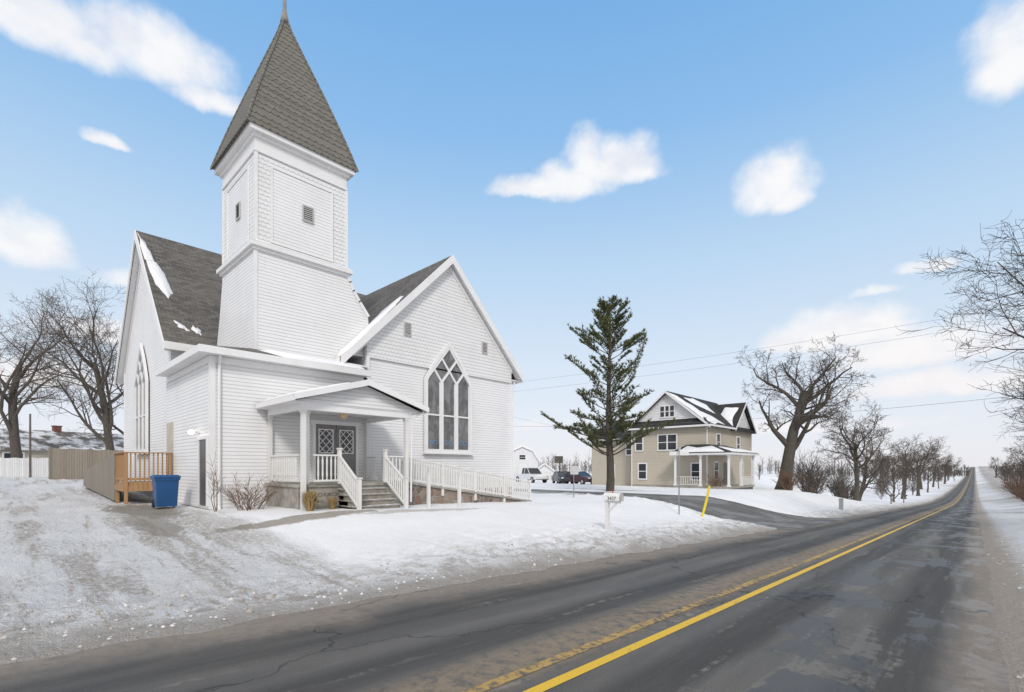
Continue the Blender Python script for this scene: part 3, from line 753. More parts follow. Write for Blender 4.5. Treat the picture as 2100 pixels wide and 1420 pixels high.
def railing(p,q,h=.86,lo=.1,sp=.13,name='railing',par=None,base=None,post=False,mt='rail_white',k=1.0):
    mb=MB(); p=Vector(p);q=Vector(q); up=Vector((0,0,1))
    mb.beam(p+up*h,q+up*h,.07,.05); mb.beam(p+up*lo,q+up*lo,.05,.06)
    L=(q-p).length; n=max(2,int(L/sp))
    for i in range(1,n):
        c=p+(q-p)*i/n
        mb.tube([c+up*lo,c+up*(lo+.12),c+up*(lo+.16),c+up*(h*.5),c+up*(h-.16),c+up*(h-.12),c+up*h],[r*k for r in (.022,.022,.030,.024,.030,.022,.022)],6)
    if post:
        n=max(1,int(L/1.5))
        for i in range(n+1):
            c=p+(q-p)*i/n; mb.box(c.x-.045,c.x+.045,c.y-.045,c.y+.045,c.z-.3,c.z+h+.08)
    return make(name,mb,mt,par,base=Vector(base if base is not None else ch['_b']))
railing((-16.5,6.08,1.19),(-14.45,6.08,1.19),par=po); railing((-14.12,6.4,1.19),(-14.12,7.2,1.19),par=po)
railing((-14.12,8.8,1.19),(-14.12,9.5,1.19),par=po); railing((-16.5,9.56,1.19),(-15.9,9.56,1.19),par=po)
for y in (7.2,8.8):
    railing((-14.1,y,1.15),(-12.95,y,.36),h=.88,lo=.14,par=po,name='stair_railing')
    for (x,z) in ((-14.12,1.19),(-12.93,.2)):
        q=MB(); k=.1 if z<1 else 0
        q.box(x-.05,x+.05,y-.05,y+.05,z,z+1.05+k); q.box(x-.07,x+.07,y-.07,y+.07,z+1.05+k,z+1.09+k)
        pp('newel_post',q,'rail_white')
Pd=PX(-16.68)
dm=MB(); dm.pbox(Pd,7.5,7.6,1.19,3.2,.002,.07); dm.pbox(Pd,9.12,9.22,1.19,3.2,.002,.07); dm.pbox(Pd,7.42,9.3,3.2,3.34,.003,.09)
do=cp('door',dm,'trim_white','double grey doors with diamond lattice windows')
for (a,b) in ((7.6,8.35),(8.37,9.12)):
    q=MB(); q.pbox(Pd,a,b,1.2,3.2,.002,.04)
    q.pbox(Pd,a+.1,b-.1,1.3,2.0,.04,.055); make('door_leaf',q,'door_grey',do,base=Vector(ch['_b']))
    q=MB(); q.pbox(Pd,a+.12,b-.12,2.2,3.02,.041,.05); make('door_glass',q,'glass_dark',do,base=Vector(ch['_b']))
    q=MB(); A,Bb=a+.12,b-.12; z0,z1=2.2,3.02
    q.pbox(Pd,A-.02,A+.015,z0-.02,z1+.02,.05,.065); q.pbox(Pd,Bb-.015,Bb+.02,z0-.02,z1+.02,.05,.065); q.pbox(Pd,A,Bb,z0-.02,z0+.015,.05,.064); q.pbox(Pd,A,Bb,z1-.015,z1+.02,.05,.064)
    w=(Bb-A);n=2
    for i in range(n):
        for j in range(3):
            x0=A+w*i/n;x1=A+w*(i+1)/n;zz0=z0+(z1-z0)*j/3;zz1=z0+(z1-z0)*(j+1)/3
            q.pbeam(Pd,(x0,zz0),(x1,zz1),.022,.05,.060); q.pbeam(Pd,(x0,zz1),(x1,zz0),.022,.05,.061)
    make('door_lattice',q,'trim_white',do,base=Vector(ch['_b']))
q=MB(); q.tube([(-16.62,8.32,2.02),(-16.56,8.32,2.02),(-16.56,8.32,2.2),(-16.62,8.32,2.2)],[.013]*4,6); make('door_handle',q,'brass',do,base=Vector(ch['_b']))
q=MB(); q.lathe((-15.3,7.95,3.30),[(.03,.24),(.1,.2),(.11,.12),(.07,.03),(.02,0)],12); pp('ceiling_lamp',q,'lamp_amber',smooth=True)
Pl_=PY(4.4)
q=MB(); q.pbox(Pl_,-17.85,-17.77,.5,2.55,.002,.05); q.pbox(Pl_,-16.98,-16.9,.5,2.55,.002,.05); q.pbox(Pl_,-17.85,-16.9,2.55,2.66,.002,.055)
sd=cp('side_door',q,'trim_white')
q=MB(); q.pbox(Pl_,-17.77,-16.98,.5,2.55,.003,.02); make('door_leaf',q,'door_dark',sd,base=Vector(ch['_b']))
q=MB(); q.pbox(Pl_,-22.1,-21.2,1.2,3.35,.003,.03); q2=cp('side_door',q,'door_tan','tan side door above the wooden landing')
q=MB(); q.pbox(Pl_,-17.95,-17.75,2.78,2.9,.002,.05); q.tube([(-17.85,4.34,2.84),(-17.85,4.2,2.80)],[.05,.04],8)
lo=cp('wall_lamp',q,'trim_white')
q=MB(); q.lathe((-17.85,4.17,2.72),[(.02,0),(.07,.03),(.08,.09),(.04,.14)],12); make('lamp_bulb',q,'lamp_glow',lo,base=Vector(ch['_b']),smooth=True)
q=MB(); q.prism([(-15.9,9.7,.0),(-15.9,16.3,-.1),(-15.9,16.3,.12),(-15.9,9.7,1.12)],(1.5,0,0)); rp=cp('ramp',q,'stone')
q=MB(); q.prism([(-15.95,9.75,1.125),(-15.95,16.4,.125),(-15.95,16.4,.2),(-15.95,9.75,1.2)],(1.62,0,0)); make('ramp_deck',q,'concrete',rp,base=Vector(ch['_b']))
railing((-14.38,9.75,1.18),(-14.38,16.3,.18),h=.86,lo=.10,sp=.115,name='ramp_railing',par=rp,post=True,k=1.1)
railing((-15.85,9.8,1.18),(-15.85,16.3,.18),h=.84,lo=.12,sp=.2,name='ramp_railing',par=rp,post=True)
q=MB(); q.prism([(-36,10,0),(-31,10,0),(-31,10,4.6),(-36,10,3.9)],(0,8,0)); cp('rear_wing',q,'siding_white')
q=MB(); q.prism([(-36.4,9.7,3.95),(-31.5,9.7,4.75),(-31.5,18,4.75),(-36.4,18,3.95)],(0,0,.15)); cp('rear_wing_roof',q,'roof_asphalt')

# ------------------------------------------------------------------ wooden landing + ramp
dk=thing('wooden_ramp',(-24,3.7,.4),'wooden access ramp with orange-brown landing against the church side','ramp')
q=MB(); q.box(-23.0,-21.2,3.0,4.36,1.05,1.16); q.box(-21.22,-21.16,3.0,4.36,.85,1.05); q.box(-23,-21.2,2.96,3.0,.85,1.05)
make('landing',q,'deck_wood',dk)
for (x,y) in ((-21.2,3.03),(-21.2,4.3),(-22.9,3.03)):
    q=MB(); q.box(x-.05,x+.05,y-.05,y+.05,.3,2.22); make('post',q,'deck_wood',dk)
q=MB(); q.beam((-21.2,3.0,2.2),(-21.2,4.33,2.2),.14,.04); q.beam((-21.2,3.0,1.28),(-21.2,4.33,1.28),.05,.08); q.beam((-23,3.0,2.2),(-21.2,3.0,2.2),.14,.04); q.beam((-23,3.0,1.28),(-21.2,3.0,1.28),.05,.08)
for i in range(1,10): q.box(-21.22,-21.18,3.03+.13*i-.02,3.03+.13*i+.02,1.2,2.18)
for i in range(1,13): q.box(-23+.14*i-.02,-23+.14*i+.02,2.98,3.02,1.2,2.18)
make('railing',q,'deck_wood',dk)
q=MB(); q.prism([(-23,2.95,.45),(-32.5,2.95,.75),(-32.5,2.95,1.45),(-23,2.95,2.22)],(0,.05,0)); q.prism([(-23,4.3,.95),(-32.5,4.3,.8),(-32.5,4.3,.9),(-23,4.3,1.15)],(0,-1.3,0))
make('ramp_side',q,'old_wood',dk)
bn=thing('wheelie_bin',(-18.6,3.65,GZ(-18.6,3.65)),'blue plastic wheeled rubbish bin beside the church wall','bin')
bx,by,bz=bn['_b']
def rrect(cx,cy,hx,hy,z,r=.06):
    out=[]
    for (sx_,sy_,a0) in ((1,1,0),(-1,1,90),(-1,-1,180),(1,-1,270)):
        for k in range(4):
            a=rad(a0+k*30); out.append((cx+sx_*(hx-r)+r*math.cos(a),cy+sy_*(hy-r)+r*math.sin(a),z))
    return out
def loft(mb,rings):
    b0=len(mb.v); n=len(rings[0])
    for r in rings: mb.v+=[Vector(p) for p in r]
    for i in range(len(rings)-1):
        for k in range(n):
            j=(k+1)%n; a=b0+i*n; mb.f.append([a+k,a+j,a+n+j,a+n+k])
    mb.f.append([b0+k for k in range(n)][::-1]); mb.f.append([b0+(len(rings)-1)*n+k for k in range(n)])
q=MB(); loft(q,[rrect(bx,by,.24,.27,bz+.04,.04),rrect(bx,by,.28,.31,bz+.86,.04),rrect(bx,by,.30,.34,bz+.86,.04),rrect(bx,by,.30,.34,bz+.93,.04)])
make('body',q,'bin_blue',bn)
q=MB(); loft(q,[rrect(bx,by,.31,.36,bz+.935,.04),rrect(bx,by,.31,.36,bz+.98,.04),rrect(bx,by,.25,.30,bz+1.03,.04)]); make('lid',q,'bin_blue',bn)
for s in (-.27,.27):
    q=MB(); q.tube([(bx-.23,by+s-.03,bz+.12),(bx-.23,by+s+.03,bz+.12)],[.13,.13],14); make('wheel',q,'black_rubber',bn)
# ------------------------------------------------------------------ fences
def picket(x0,y0,x1,y1,h,m,step,label,cat='fence',thick=.03):
    z=GZ((x0+x1)/2,(y0+y1)/2); e=thing('fence',((x0+x1)/2,(y0+y1)/2,z),label,cat)
    L=math.hypot(x1-x0,y1-y0); n=int(L/step); q=MB()
    d=Vector((x1-x0,y1-y0,0)).normalized()
    for i in range(n):
        c0=Vector((x0,y0,0))+d*(i*step); c1=c0+d*(step*.93); za=B(c0.x,c0.y)-.05
        nn=Vector((-d.y,d.x,0))*thick
        q.prism([c0+Vector((0,0,za)),c1+Vector((0,0,za)),c1+nn+Vector((0,0,za)),c0+nn+Vector((0,0,za))],(0,0,h+.05+ (.02*math.sin(i*7.3))))
    make('boards',q,m,e)
    for i in range(int(L/2.4)+1):
        rl=MB(); c=Vector((x0,y0,0))+d*min(L,i*2.4); za=B(c.x,c.y)-.05; rl.box(c.x-.06,c.x+.06,c.y-.06,c.y+.06,za,za+h+.12)
        make('post',rl,m,e)
picket(-52,-3,-44.8,2.9,1.3,'vinyl_white',.18,'white vinyl picket fence standing in snow')
picket(-41.5,2.2,-37.5,6.5,1.9,'old_wood',.16,'weathered brown board privacy fence beyond the ramp')
# ------------------------------------------------------------------ trees
def tree(name,base,h,r,seed,label,cat='tree',levels=4,fork=.42,spread=1.0,m1='bark_dark',m2='twig',kids=(7,7,6,5,4),mr=.010,group=None,lean=(0,0),llen=.5,rot=0,kw=1.0):
    rn=random.Random(seed); base=Vector(base); e=thing(name,base,label,cat,group)
    T=MB();C=MB()
    segs=(8,7,5,4,3,3); wob=[w*kw for w in (.07,.22,.27,.32,.36,.4)]; upw=(.05,.10,.08,.05,.02,.02); sd=(10,7,5,4,3,3)
    def br(p,d,r,L,lev):
        n=segs[lev]; pts=[p]; rs=[r*(1.35 if lev==0 else 1)]; ds=[d]
        for i in range(n):
            t=(i+1)/n
            d=(d+Vector((rn.gauss(0,1),rn.gauss(0,1),rn.gauss(0,.7)))*wob[lev]+Vector((0,0,upw[lev]))).normalized()
            p=p+d*(L/n); pts.append(p); ds.append(d)
            rs.append(max(mr*.6,r*(1-t*(.45 if lev==0 else .78))))
        (T if lev<=1 else C).tube(pts,rs,sd[lev],cap=False)
        if lev>=levels: return
        k=kids[lev]
        for c in range(k):
            t=(fork*1.2+(1-fork*1.2)*(c+rn.random()*.8)/k) if lev==0 else .22+.78*(c+rn.random())/k
            t=min(t,.999); i=int(t*n); f=t*n-i
            q=pts[i].lerp(pts[i+1],f); rr=rs[i]+(rs[i+1]-rs[i])*f
            ang=rad(rn.uniform(28,62) if lev==0 else rn.uniform(30,70))
            ax=ds[i].cross(Vector((rn.gauss(0,1),rn.gauss(0,1),rn.gauss(0,1)))).normalized()
            if lev==0:
                az=c*2.4+rn.uniform(-.4,.4); ax=Vector((math.cos(az),math.sin(az),0))
            nd=Matrix.Rotation(ang,3,ax)@ds[i]
            nd=Vector((nd.x*spread,nd.y*spread,nd.z)).normalized()
            if lev>0: nd.z=nd.z*.8+.08; nd.normalize()
            ll=(h*llen*rn.uniform(.75,1.1)*(1.1-.25*t) if lev==0 else L*rn.uniform(.42,.66)*(1.15-.5*t))
            br(q,nd,max(mr,min(rr*.8,rr*rn.uniform(.45,.68))),ll,lev+1)
    br(base-Vector((0,0,.2)),Vector((lean[0],lean[1],1)).normalized(),r,h*.62,0)
    make('trunk',T,m1,e,smooth=True,recalc=False); make('crown',C,m2,e,recalc=False)
    e.rotation_euler=(0,0,rot)
    return e
def gp(x,y,dz=-.05): return (x,y,GZ(x,y)+dz)
tree('oak_tree',gp(-13.9,53.9),16.6,.62,17,'large gnarled bare oak tree beside the tan house',levels=5,spread=1.0,kids=(9,6,5,5,3),mr=.014,fork=.26,llen=.47,m2='twig_dark',rot=math.pi,kw=1.12)
tree('maple_tree',gp(-57.5,1.2),16.0,.38,5,'tall bare maple tree behind the white fence',levels=4,kids=(8,8,7,6,4),mr=.011,fork=.25,m2='twig')
tree('maple_tree',gp(-52,6.6),15.0,.32,23,'bare maple tree behind the board fence',levels=4,kids=(9,8,7,6,4),mr=.011,fork=.2,spread=.8,m2='twig')
tree('maple_tree',gp(-64,9.5),14.5,.30,31,'bare maple tree near the neighbouring house',levels=4,kids=(8,8,7,5,4),mr=.011,fork=.3,m2='twig')
t2=tree('walnut_tree',gp(-10.9,75),12.0,.32,41,'bare roadside walnut tree in the snowy dip',levels=4,kids=(8,7,6,5,4),mr=.018,spread=1.1,m2='twig',group='bare trees along the road')
t3=tree('walnut_tree',gp(-12.9,90),11.5,.30,43,'bare roadside tree standing in snow',levels=4,kids=(8,8,6,5,4),mr=.020,m2='twig',group='bare trees along the road',lean=(.15,.1),fork=.15)
t4=tree('scrub_tree',gp(-9.8,103),9.0,.16,47,'thin multi-stemmed bare roadside tree',levels=3,kids=(12,8,7,5),mr=.024,m1='bark_grey',m2='twig',group='bare trees along the road',fork=.02,spread=.7)
tree('maple_tree',gp(5.6,34.0),16.5,.32,57,'bare roadside tree with long fine branches over the shoulder',levels=4,kids=(11,9,8,6,4),mr=.011,spread=1.5,fork=.14,m2='twig_dark',llen=.52)
tree('maple_tree',gp(7.2,58),15.0,.32,61,'bare roadside tree on the far bank',levels=4,kids=(9,8,7,6,4),mr=.014,spread=1.2,fork=.2,m2='twig_dark')
rn=random.Random(9)
for (x,y,s) in [(-19,112,.75),(-13.5,121,.5),(-11.0,133,1.05),(-16,146,.55),(-10.5,162,1.15),(-12,168,.6),(-21,186,1.3),(-10.8,203,.7),(-14.5,236,1.35),(-10,247,.6),(-12.5,268,1.0),(-24,285,1.6),(-11,330,1.1),(-12.5,381,1.6),(-13,460,1.2),
                (6.5,98,.6),(9.5,128,1.1),(12,149,.8),(8.5,170,.7),(10.5,196,1.15),(14,222,1.3),(9,243,.8),(13,280,1.3),(10,318,1.0),(13,380,1.4),(10,450,1.3),(17,186,1.3),(21,205,1.5),(20,160,1.2)]:
    src=rn.choice((t2,t3,t4,t4)); k=s*rn.uniform(.85,1.1)
    copy_thing(src,gp(x,y),rn.uniform(0,6.28),(k*rn.uniform(.8,1.2),k*rn.uniform(.8,1.2),k),label='bare roadside tree standing in snow' if src is not t4 else 'thin multi-stemmed bare roadside tree')
def shrub(name,x,y,h,w,n,seed,label,m='bush_brown',mr=.007):
    rn=random.Random(seed); b=Vector(gp(x,y)); e=thing(name,b,label,'bush'); S_=MB(); C=MB()
    for i in range(n):
        a=rn.uniform(0,6.28); rr=rn.uniform(0,.25)*w; p=b+Vector((math.cos(a)*rr,math.sin(a)*rr,0)); d=Vector((math.cos(a)*rn.uniform(.1,.7)*w/h,math.sin(a)*rn.uniform(.1,.7)*w/h,1)).normalized()
        L=h*rn.uniform(.6,1.1); pts=[p]; 
        for k in range(5):
            d=(d+Vector((rn.gauss(0,.18),rn.gauss(0,.18),rn.gauss(0,.08)))).normalized(); p=p+d*L/5; pts.append(p)
            if k>0:
                for _ in range(3):
                    dd=(d+Vector((rn.gauss(0,.6),rn.gauss(0,.6),rn.gauss(0,.3)))).normalized(); q1=p+dd*L*.18; q2=q1+(dd+Vector((rn.gauss(0,.3),rn.gauss(0,.3),.1))).normalized()*L*.14
                    C.tube([p,q1,q2],[mr*.8,mr*.6,mr*.4],3,cap=False)
        S_.tube(pts,[mr*1.6,mr*1.5,mr*1.3,mr*1.1,mr,mr*.6],4,cap=False)
    make('stems',S_,m,e,recalc=False); make('twigs',C,m,e,recalc=False)
    return e
shrub('bare_shrub',-15.8,5.2,.95,1.5,34,1,'low leafless reddish-brown shrub at the church corner',mr=.006)
shrub('thin_shrub',-15.95,4.35,1.6,.3,3,7,'single tall bare stem beside the corner',mr=.007)
shrub('bare_shrub',-16.2,42.7,1.2,1.2,26,4,'bare bushes in front of the house',mr=.012)
shrub('bare_shrub',-12.9,52,1.8,1.5,40,5,'reddish bare bush at the foot of the oak',mr=.016)
shrub('bare_shrub',-13.5,62,3.8,2.4,50,6,'tall bare thicket in the dip',m='twig',mr=.02)
shrub('bare_shrub',-11.5,68,2.6,2.2,40,8,'tall bare thicket in the dip',m='twig',mr=.02)
shrub('bare_shrub',-15.5,74,3.4,2.8,50,18,'tall bare thicket in the dip',m='twig',mr=.025)
shrub('bare_shrub',-13.5,84,2.6,3.2,50,28,'tall bare thicket in the dip',m='twig',mr=.025)
shrub('bare_shrub',4.0,58,2.0,2.6,60,9,'brown brush on the road bank',mr=.018)
shrub('bare_shrub',4.6,70,2.6,3,60,19,'brown brush on the road bank',mr=.02)
shrub('bare_shrub',5.5,86,2.8,3.4,60,10,'brown brush on the road bank',mr=.025)
shrub('bare_shrub',6.2,108,3,3.8,60,12,'brown brush on the road bank',mr=.03)
shrub('bare_shrub',6.8,135,3.4,4.5,60,13,'brown brush on the road bank',mr=.035)
def tuft(x,y,h,w,n,seed,label):
    rn=random.Random(seed); b=Vector(gp(x,y)); q=MB()
    for i in range(n):
        a=rn.uniform(0,6.28); d=Vector((math.cos(a),math.sin(a),0)); s=d.cross(Vector((0,0,1)))*.006; r0=rn.uniform(0,.12)*w; L=h*rn.uniform(.5,1); ln=rn.uniform(.1,.8)*w
        p0=b+d*r0; p1=p0+d*ln*.4+Vector((0,0,L*.8)); p2=p0+d*ln+Vector((0,0,L*rn.uniform(.6,1)))
        q.poly([p0-s,p0+s,p1+s,p1-s]); q.poly([p1-s,p1+s,p2])
    e=thing('grass_tuft',b,label,'grass'); make('blades',q,'dry_grass',e,recalc=False)
tuft(-13.7,6.1,.75,.6,500,1,'dry golden ornamental grass tuft beside the porch')
tuft(-13.95,6.9,.5,.4,240,3,'dry golden ornamental grass tuft beside the steps')
def pine(x,y,h,seed):
    rn=random.Random(seed); b=Vector(gp(x,y)); e=thing('pine_tree',b,'tall olive green white pine with layered ragged branches','tree')
    T=MB(); C=MB()
    pts=[b+Vector((.12*math.sin(i*.7),.1*math.cos(i*.9),h*i/14)) for i in range(15)]
    T.tube(pts,[.30*(1-i/14.6)+.02 for i in range(15)],10,cap=False)
    def tuftn(p,d,L,k):
        for _ in range(k):
            dd=(d*.7+Vector((rn.gauss(0,.6),rn.gauss(0,.6),rn.gauss(0,.5)+.3))).normalized()
            s=dd.cross(Vector((rn.gauss(0,1),rn.gauss(0,1),rn.gauss(0,1)))).normalized()*.028
            C.poly([p-s,p+s,p+dd*L*rn.uniform(.7,1.2)])
    z=2.7
    while z<h-.15:
        t=(z-2.4)/(h-2.4)
        nb=rn.choice((4,5,5,6)) if t<.88 else 5
        a0=rn.uniform(0,6.28)
        prof=4.2*(1-t**2.5)**.9*(.82+.18*min(1,t*6))+.4
        band=rn.choice((.55,.85,1.0,1.15))
        for k in range(nb):
            a=a0+k*2*math.pi/nb+rn.uniform(-.45,.45); L=prof*band*rn.uniform(.5,1.12)
            if rn.random()<.12: continue
            up=rn.uniform(-.02,.32)+.5*t
            d=Vector((math.cos(a),math.sin(a),up)).normalized(); p=b+Vector((0,0,z+rn.uniform(-.12,.12))); bp=[p]; n=6
            for i in range(n):
                d=(d+Vector((rn.gauss(0,.10),rn.gauss(0,.10),.06+rn.gauss(0,.06)))).normalized(); p=p+d*L/n; bp.append(p)
            T.tube(bp,[max(.014,.06*(1-t*.6)*(1-i/(n+.5))) for i in range(n+1)],4,cap=False)
            nt=int(5+L*5.2)
            for j in range(nt):
                q=.36+.64*(j+rn.random())/nt; fi=q*n; i=min(int(fi),n-1); c=bp[i].lerp(bp[i+1],fi-i); dd=(bp[i+1]-bp[i]).normalized()
                sd_=dd.cross(Vector((0,0,1))).normalized()*(1 if j%2 else -1)
                td=(dd*.8+sd_*rn.uniform(.3,1.1)+Vector((0,0,rn.uniform(.1,.7)))).normalized(); tl=rn.uniform(.26,.7)*(1.15-q*.4)*(.55+.45*min(1,L/2.5))
                C.tube([c,c+td*tl],[.012,.006],3,cap=False)
                m=max(2,int(tl/.16))
                for w in range(m): tuftn(c+td*tl*(w+.6)/m,td,.20,6)
                tuftn(c+td*tl,td,.24,6)
            tuftn(bp[-1],d,.27,14)
        z+=rn.uniform(.44,.86)*(1-.38*t)
    tuftn(pts[-1],Vector((0,0,1)),.4,16)
    make('trunk',T,'bark_dark',e,smooth=True,recalc=False); make('crown',C,'pine_needles',e,recalc=False)
pine(-19.6,31.1,13.8,21)
def woods(name,rows,label,hh=(7,12),seed=5,m='twig_far'):
    rn=random.Random(seed); q=MB()
    for (x0,y0,x1,y1,n,dep) in rows:
        for i in range(n):
            t=rn.random(); x=x0+(x1-x0)*t+rn.uniform(-dep,dep); y=y0+(y1-y0)*t+rn.uniform(-dep,dep); z=B(x,y)-.3
            D=math.hypot(x,y); w=max(.10,D*.00055); H=rn.uniform(*hh)*(.75+.25*math.sin(t*37)); p=Vector((x,y,z))
            q.tube([p,p+Vector((0,0,H*.5)),p+Vector((rn.uniform(-.4,.4),rn.uniform(-.4,.4),H))],[w,w*.7,w*.2],3,cap=False)
            for k in range(16):
                zz=H*rn.uniform(.15,.85); a=rn.uniform(0,6.28); L=H*rn.uniform(.15,.4)*(1-.4*zz/H); d=Vector((math.cos(a),math.sin(a),rn.uniform(.5,1.4))).normalized()
                s=p+Vector((0,0,zz)); q.tube([s,s+d*L*.5,s+d*L+Vector((0,0,L*.2))],[w*.5,w*.35,w*.15],3,cap=False)
    o=make(name,q,m,None,recalc=False); o['kind']='stuff'; o['label']=label; o['category']='woods'
woods('distant_woods',[(-260,230,-60,300,260,14),(-60,330,-20,420,130,12),(-420,120,-250,240,120,14),(-20,520,-8,640,50,8),(20,430,60,700,120,12),(18,230,45,420,110,8),(-200,10,-140,60,60,10),(-110,120,-60,190,80,8)],'leafless grey-brown woodland along the far field edge')
def win(par,P,s0,s1,z0,z1,mm=1,rail=True):
    q=MB(); w=.11
    q.pbox(P,s0-w,s0,z0-w,z1+w,.004,.06); q.pbox(P,s1,s1+w,z0-w,z1+w,.004,.06); q.pbox(P,s0,s1,z1,z1+w,.004,.06); q.pbox(P,s0-.04,s1+.04,z0-w,z0,.005,.08)
    for i in range(1,mm+0): 
        c=s0+(s1-s0)*i/mm; q.pbox(P,c-.06,c+.06,z0,z1,.012,.055)
    if rail: q.pbox(P,s0,s1,(z0+z1)/2-.03,(z0+z1)/2+.03,.013,.04)
    f=make('window',q,'trim_white',par,base=Vector(par['_b']))
    q=MB(); q.pbox(P,s0,s1,z0,z1,.004,.011); make('glass',q,'glass_dark',f,base=Vector(par['_b']))
# ------------------------------------------------------------------ tan farmhouse
hs_=thing('farmhouse',(-21.3,49,-.5),'two-storey cream-tan farmhouse with black snow-dusted roof and white porch','house')
HX0,HX1,HY0,HY1=-25.1,-17.5,44.0,56.0; HC=-21.3
q=MB(); q.box(HX0,HX1,HY0,HY1,-.9,5.45); q.box(-31.0,-25.1,45.6,54,-.9,4.7)
q.prism([(HX1-2,50.2,5.45),(HX1-2,55.8,5.45),(HX1-2,53.0,8.2)],(2.0,0,0))
make('wall',q,'tan_siding',hs_)
q=MB(); q.prism([(HX0+.4,HY0-.02,6.1),(HX1-.4,HY0-.02,6.1),(HC,HY0-.02,8.75)],(0,11,0)); q.ppoly(PX(HX1),[(50.3,5.6),(55.7,5.6),(53,8.0)],.004,.05)
make('gable',q,'shingle_white',hs_)
q=MB()
for e in (HX0-.45,HX1+.45): 
    zz=8.95-.83*abs(e-HC); q.prism([(HC,HY0-.45,8.95),(HC,HY1+.3,8.95),(e,HY1+.3,zz+.02),(e,HY0-.45,zz+.02)],(0,0,-.16))
for e in (49.9,56.1):
    zz=8.35-.95*abs(e-53.0); q.prism([(HX1+.45,53,8.35),(HX1+.45,e,zz),(HC,e,zz),(HC,53,8.35)],(0,0,-.14))
q.prism([(HX0-.45,HY0-.5,5.5),(HX1+.45,HY0-.5,5.5),(HX1-.2,HY0-.03,6.15),(HX0+.2,HY0-.03,6.15)],(0,0,.06))
q.prism([(-31.4,45.2,4.65),(-25.1,45.2,4.65),(-25.1,49.8,6.9),(-31.4,49.8,6.9)],(0,0,.12))
hr=make('roof',q,'roof_black',hs_)
q=MB()
for sg in (-1,1):
    e=HC+sg*4.27; zz=8.95-.83*4.27
    q.ppoly(PY(HY0-.45),[(HC,8.97),(e,zz+.03),(e,zz-.2),(HC,8.72)],.003,.05)
for e in (49.9,56.1):
    zz=8.35-.95*abs(e-53.0); q.ppoly(PX(HX1+.45),[(53,8.37),(e,zz+.02),(e,zz-.2),(53,8.12)],.003,.05)
q.box(HX0-.45,HX1+.45,HY0-.55,HY0-.5,5.36,5.52); q.box(HX1+.0,HX1+.45,HY0-.5,50,5.36,5.44); q.box(HX1+.42,HX1+.5,HY0-.5,50.0,5.36,5.54)
q.box(HX1-.06,HX1+.03,HY0-.03,HY0+.06,-.4,5.36); q.box(HX0-.03,HX0+.06,HY0-.03,HY0+.06,-.4,5.36); q.box(HX1-.06,HX1+.03,55.94,56.02,-.4,5.3)
q.box(HX0,HX1,HY0-.045,HY0-.022,6.1,6.22); q.box(-31.45,-25.15,45.12,45.2,4.5,4.68)
make('trim',q,'trim_white',hs_)
q=MB(); q.box(HX0-.02,HX1+.02,HY0-.02,HY1,-.9,-.05); make('foundation',q,'concrete',hs_)
def hz1(x,y): return 8.95-.83*abs(x-HC)
def hs_snow(zf,pts,t=.06): make('snow_patch',patch(zf,pts,t),'snow',hr,base=Vector(hs_['_b']),smooth=True)
hs_snow(hz1,[(HC+.2,HY0-.3),(HC+1.2,HY0-.35),(HC+2.6,HY0-.1),(HC+3.6,HY0-.3),(HC+4.1,HY0+1.2),(HC+3.7,HY0+3),(HC+3.9,HY0+4.3),(HC+2.9,HY0+3.6),(HC+2.4,HY0+1.9),(HC+1.6,HY0+1.8),(HC+1.2,HY0+.9),(HC+.4,HY0+.8)])
hs_snow(hz1,[(HC+.5,46.5),(HC+1.2,47.0),(HC+1.7,48.3),(HC+2.3,50),(HC+1.6,50.4),(HC+1.0,51),(HC+.3,49)])
hs_snow(lambda x,y:8.35-.95*abs(y-53),[(-17.4,50.2),(-17.8,51.2),(-17.6,52.4),(-19.0,52.6),(-19.2,51.6),(-20,51.5),(-19,50.1)])
PA=PY(HY0); PB=PX(HX1)
for a in (-24.3,-18.9,):
    win(hs_,PA,a,a+.8,.55,2.0)
win(hs_,PA,-22.2,-20.4,3.35,4.75,2); win(hs_,PA,-24.6,-23.9,3.35,4.75)
win(hs_,PY(HY0-.02),-22.0,-20.6,6.5,7.5,3,True)
win(hs_,PB,46.2,47.0,3.35,4.75); win(hs_,PB,51.5,52.3,3.3,4.7); win(hs_,PB,45.6,46.5,.6,2.1); win(hs_,PB,52.4,53.3,.6,2.1)
win(hs_,PY(45.6),-28.9,-28.1,.6,1.9); win(hs_,PY(45.6),-26.6,-25.9,3.0,4.1)
q=MB(); q.pbox(PB,48,48.95,0,2.1,.004,.04); make('door',q,'door_grey',hs_)
q=MB(); q.box(-19.8,HX1-.0,42.2,HY0-.03,-.15,.02); q.box(HX1+.03,-14.9,42.2,48.6,-.15,.02); q.box(HX1,HX1+.03,42.2,HY0-.03,-.15,.02)
hpch=make('porch',q,'concrete',hs_)
q=MB(); q.box(-19.7,-15.0,42.32,42.36,-.9,-.16); q.box(-15.06,-15.02,42.36,48.5,-1.2,-.16); make('porch_base',q,'vent_dark',hpch)
q=MB(); 
q.prism([(-20.1,41.9,2.75),(-14.6,41.9,2.75),(-14.6,48.9,2.75),(HX1+.04,48.9,2.75),(HX1+.04,HY0-.04,2.75),(-20.1,HY0-.04,2.75)],(0,0,.18))
make('porch_fascia',q,'trim_white',hpch)
q=MB(); q.poly([(-20.15,41.85,2.935),(-14.55,41.85,2.935),(HX1+.04,HY0-.04,3.75),(-19.4,HY0-.04,3.75)]); q.poly([(-14.55,41.85,2.935),(-14.55,48.95,2.935),(HX1+.04,48.2,3.75),(HX1+.04,HY0-.04,3.75)])
q.poly([(-20.15,41.85,2.935),(-19.4,HY0-.04,3.75),(-20.15,HY0-.04,2.935)])
make('porch_roof',q,'roof_black',hpch)
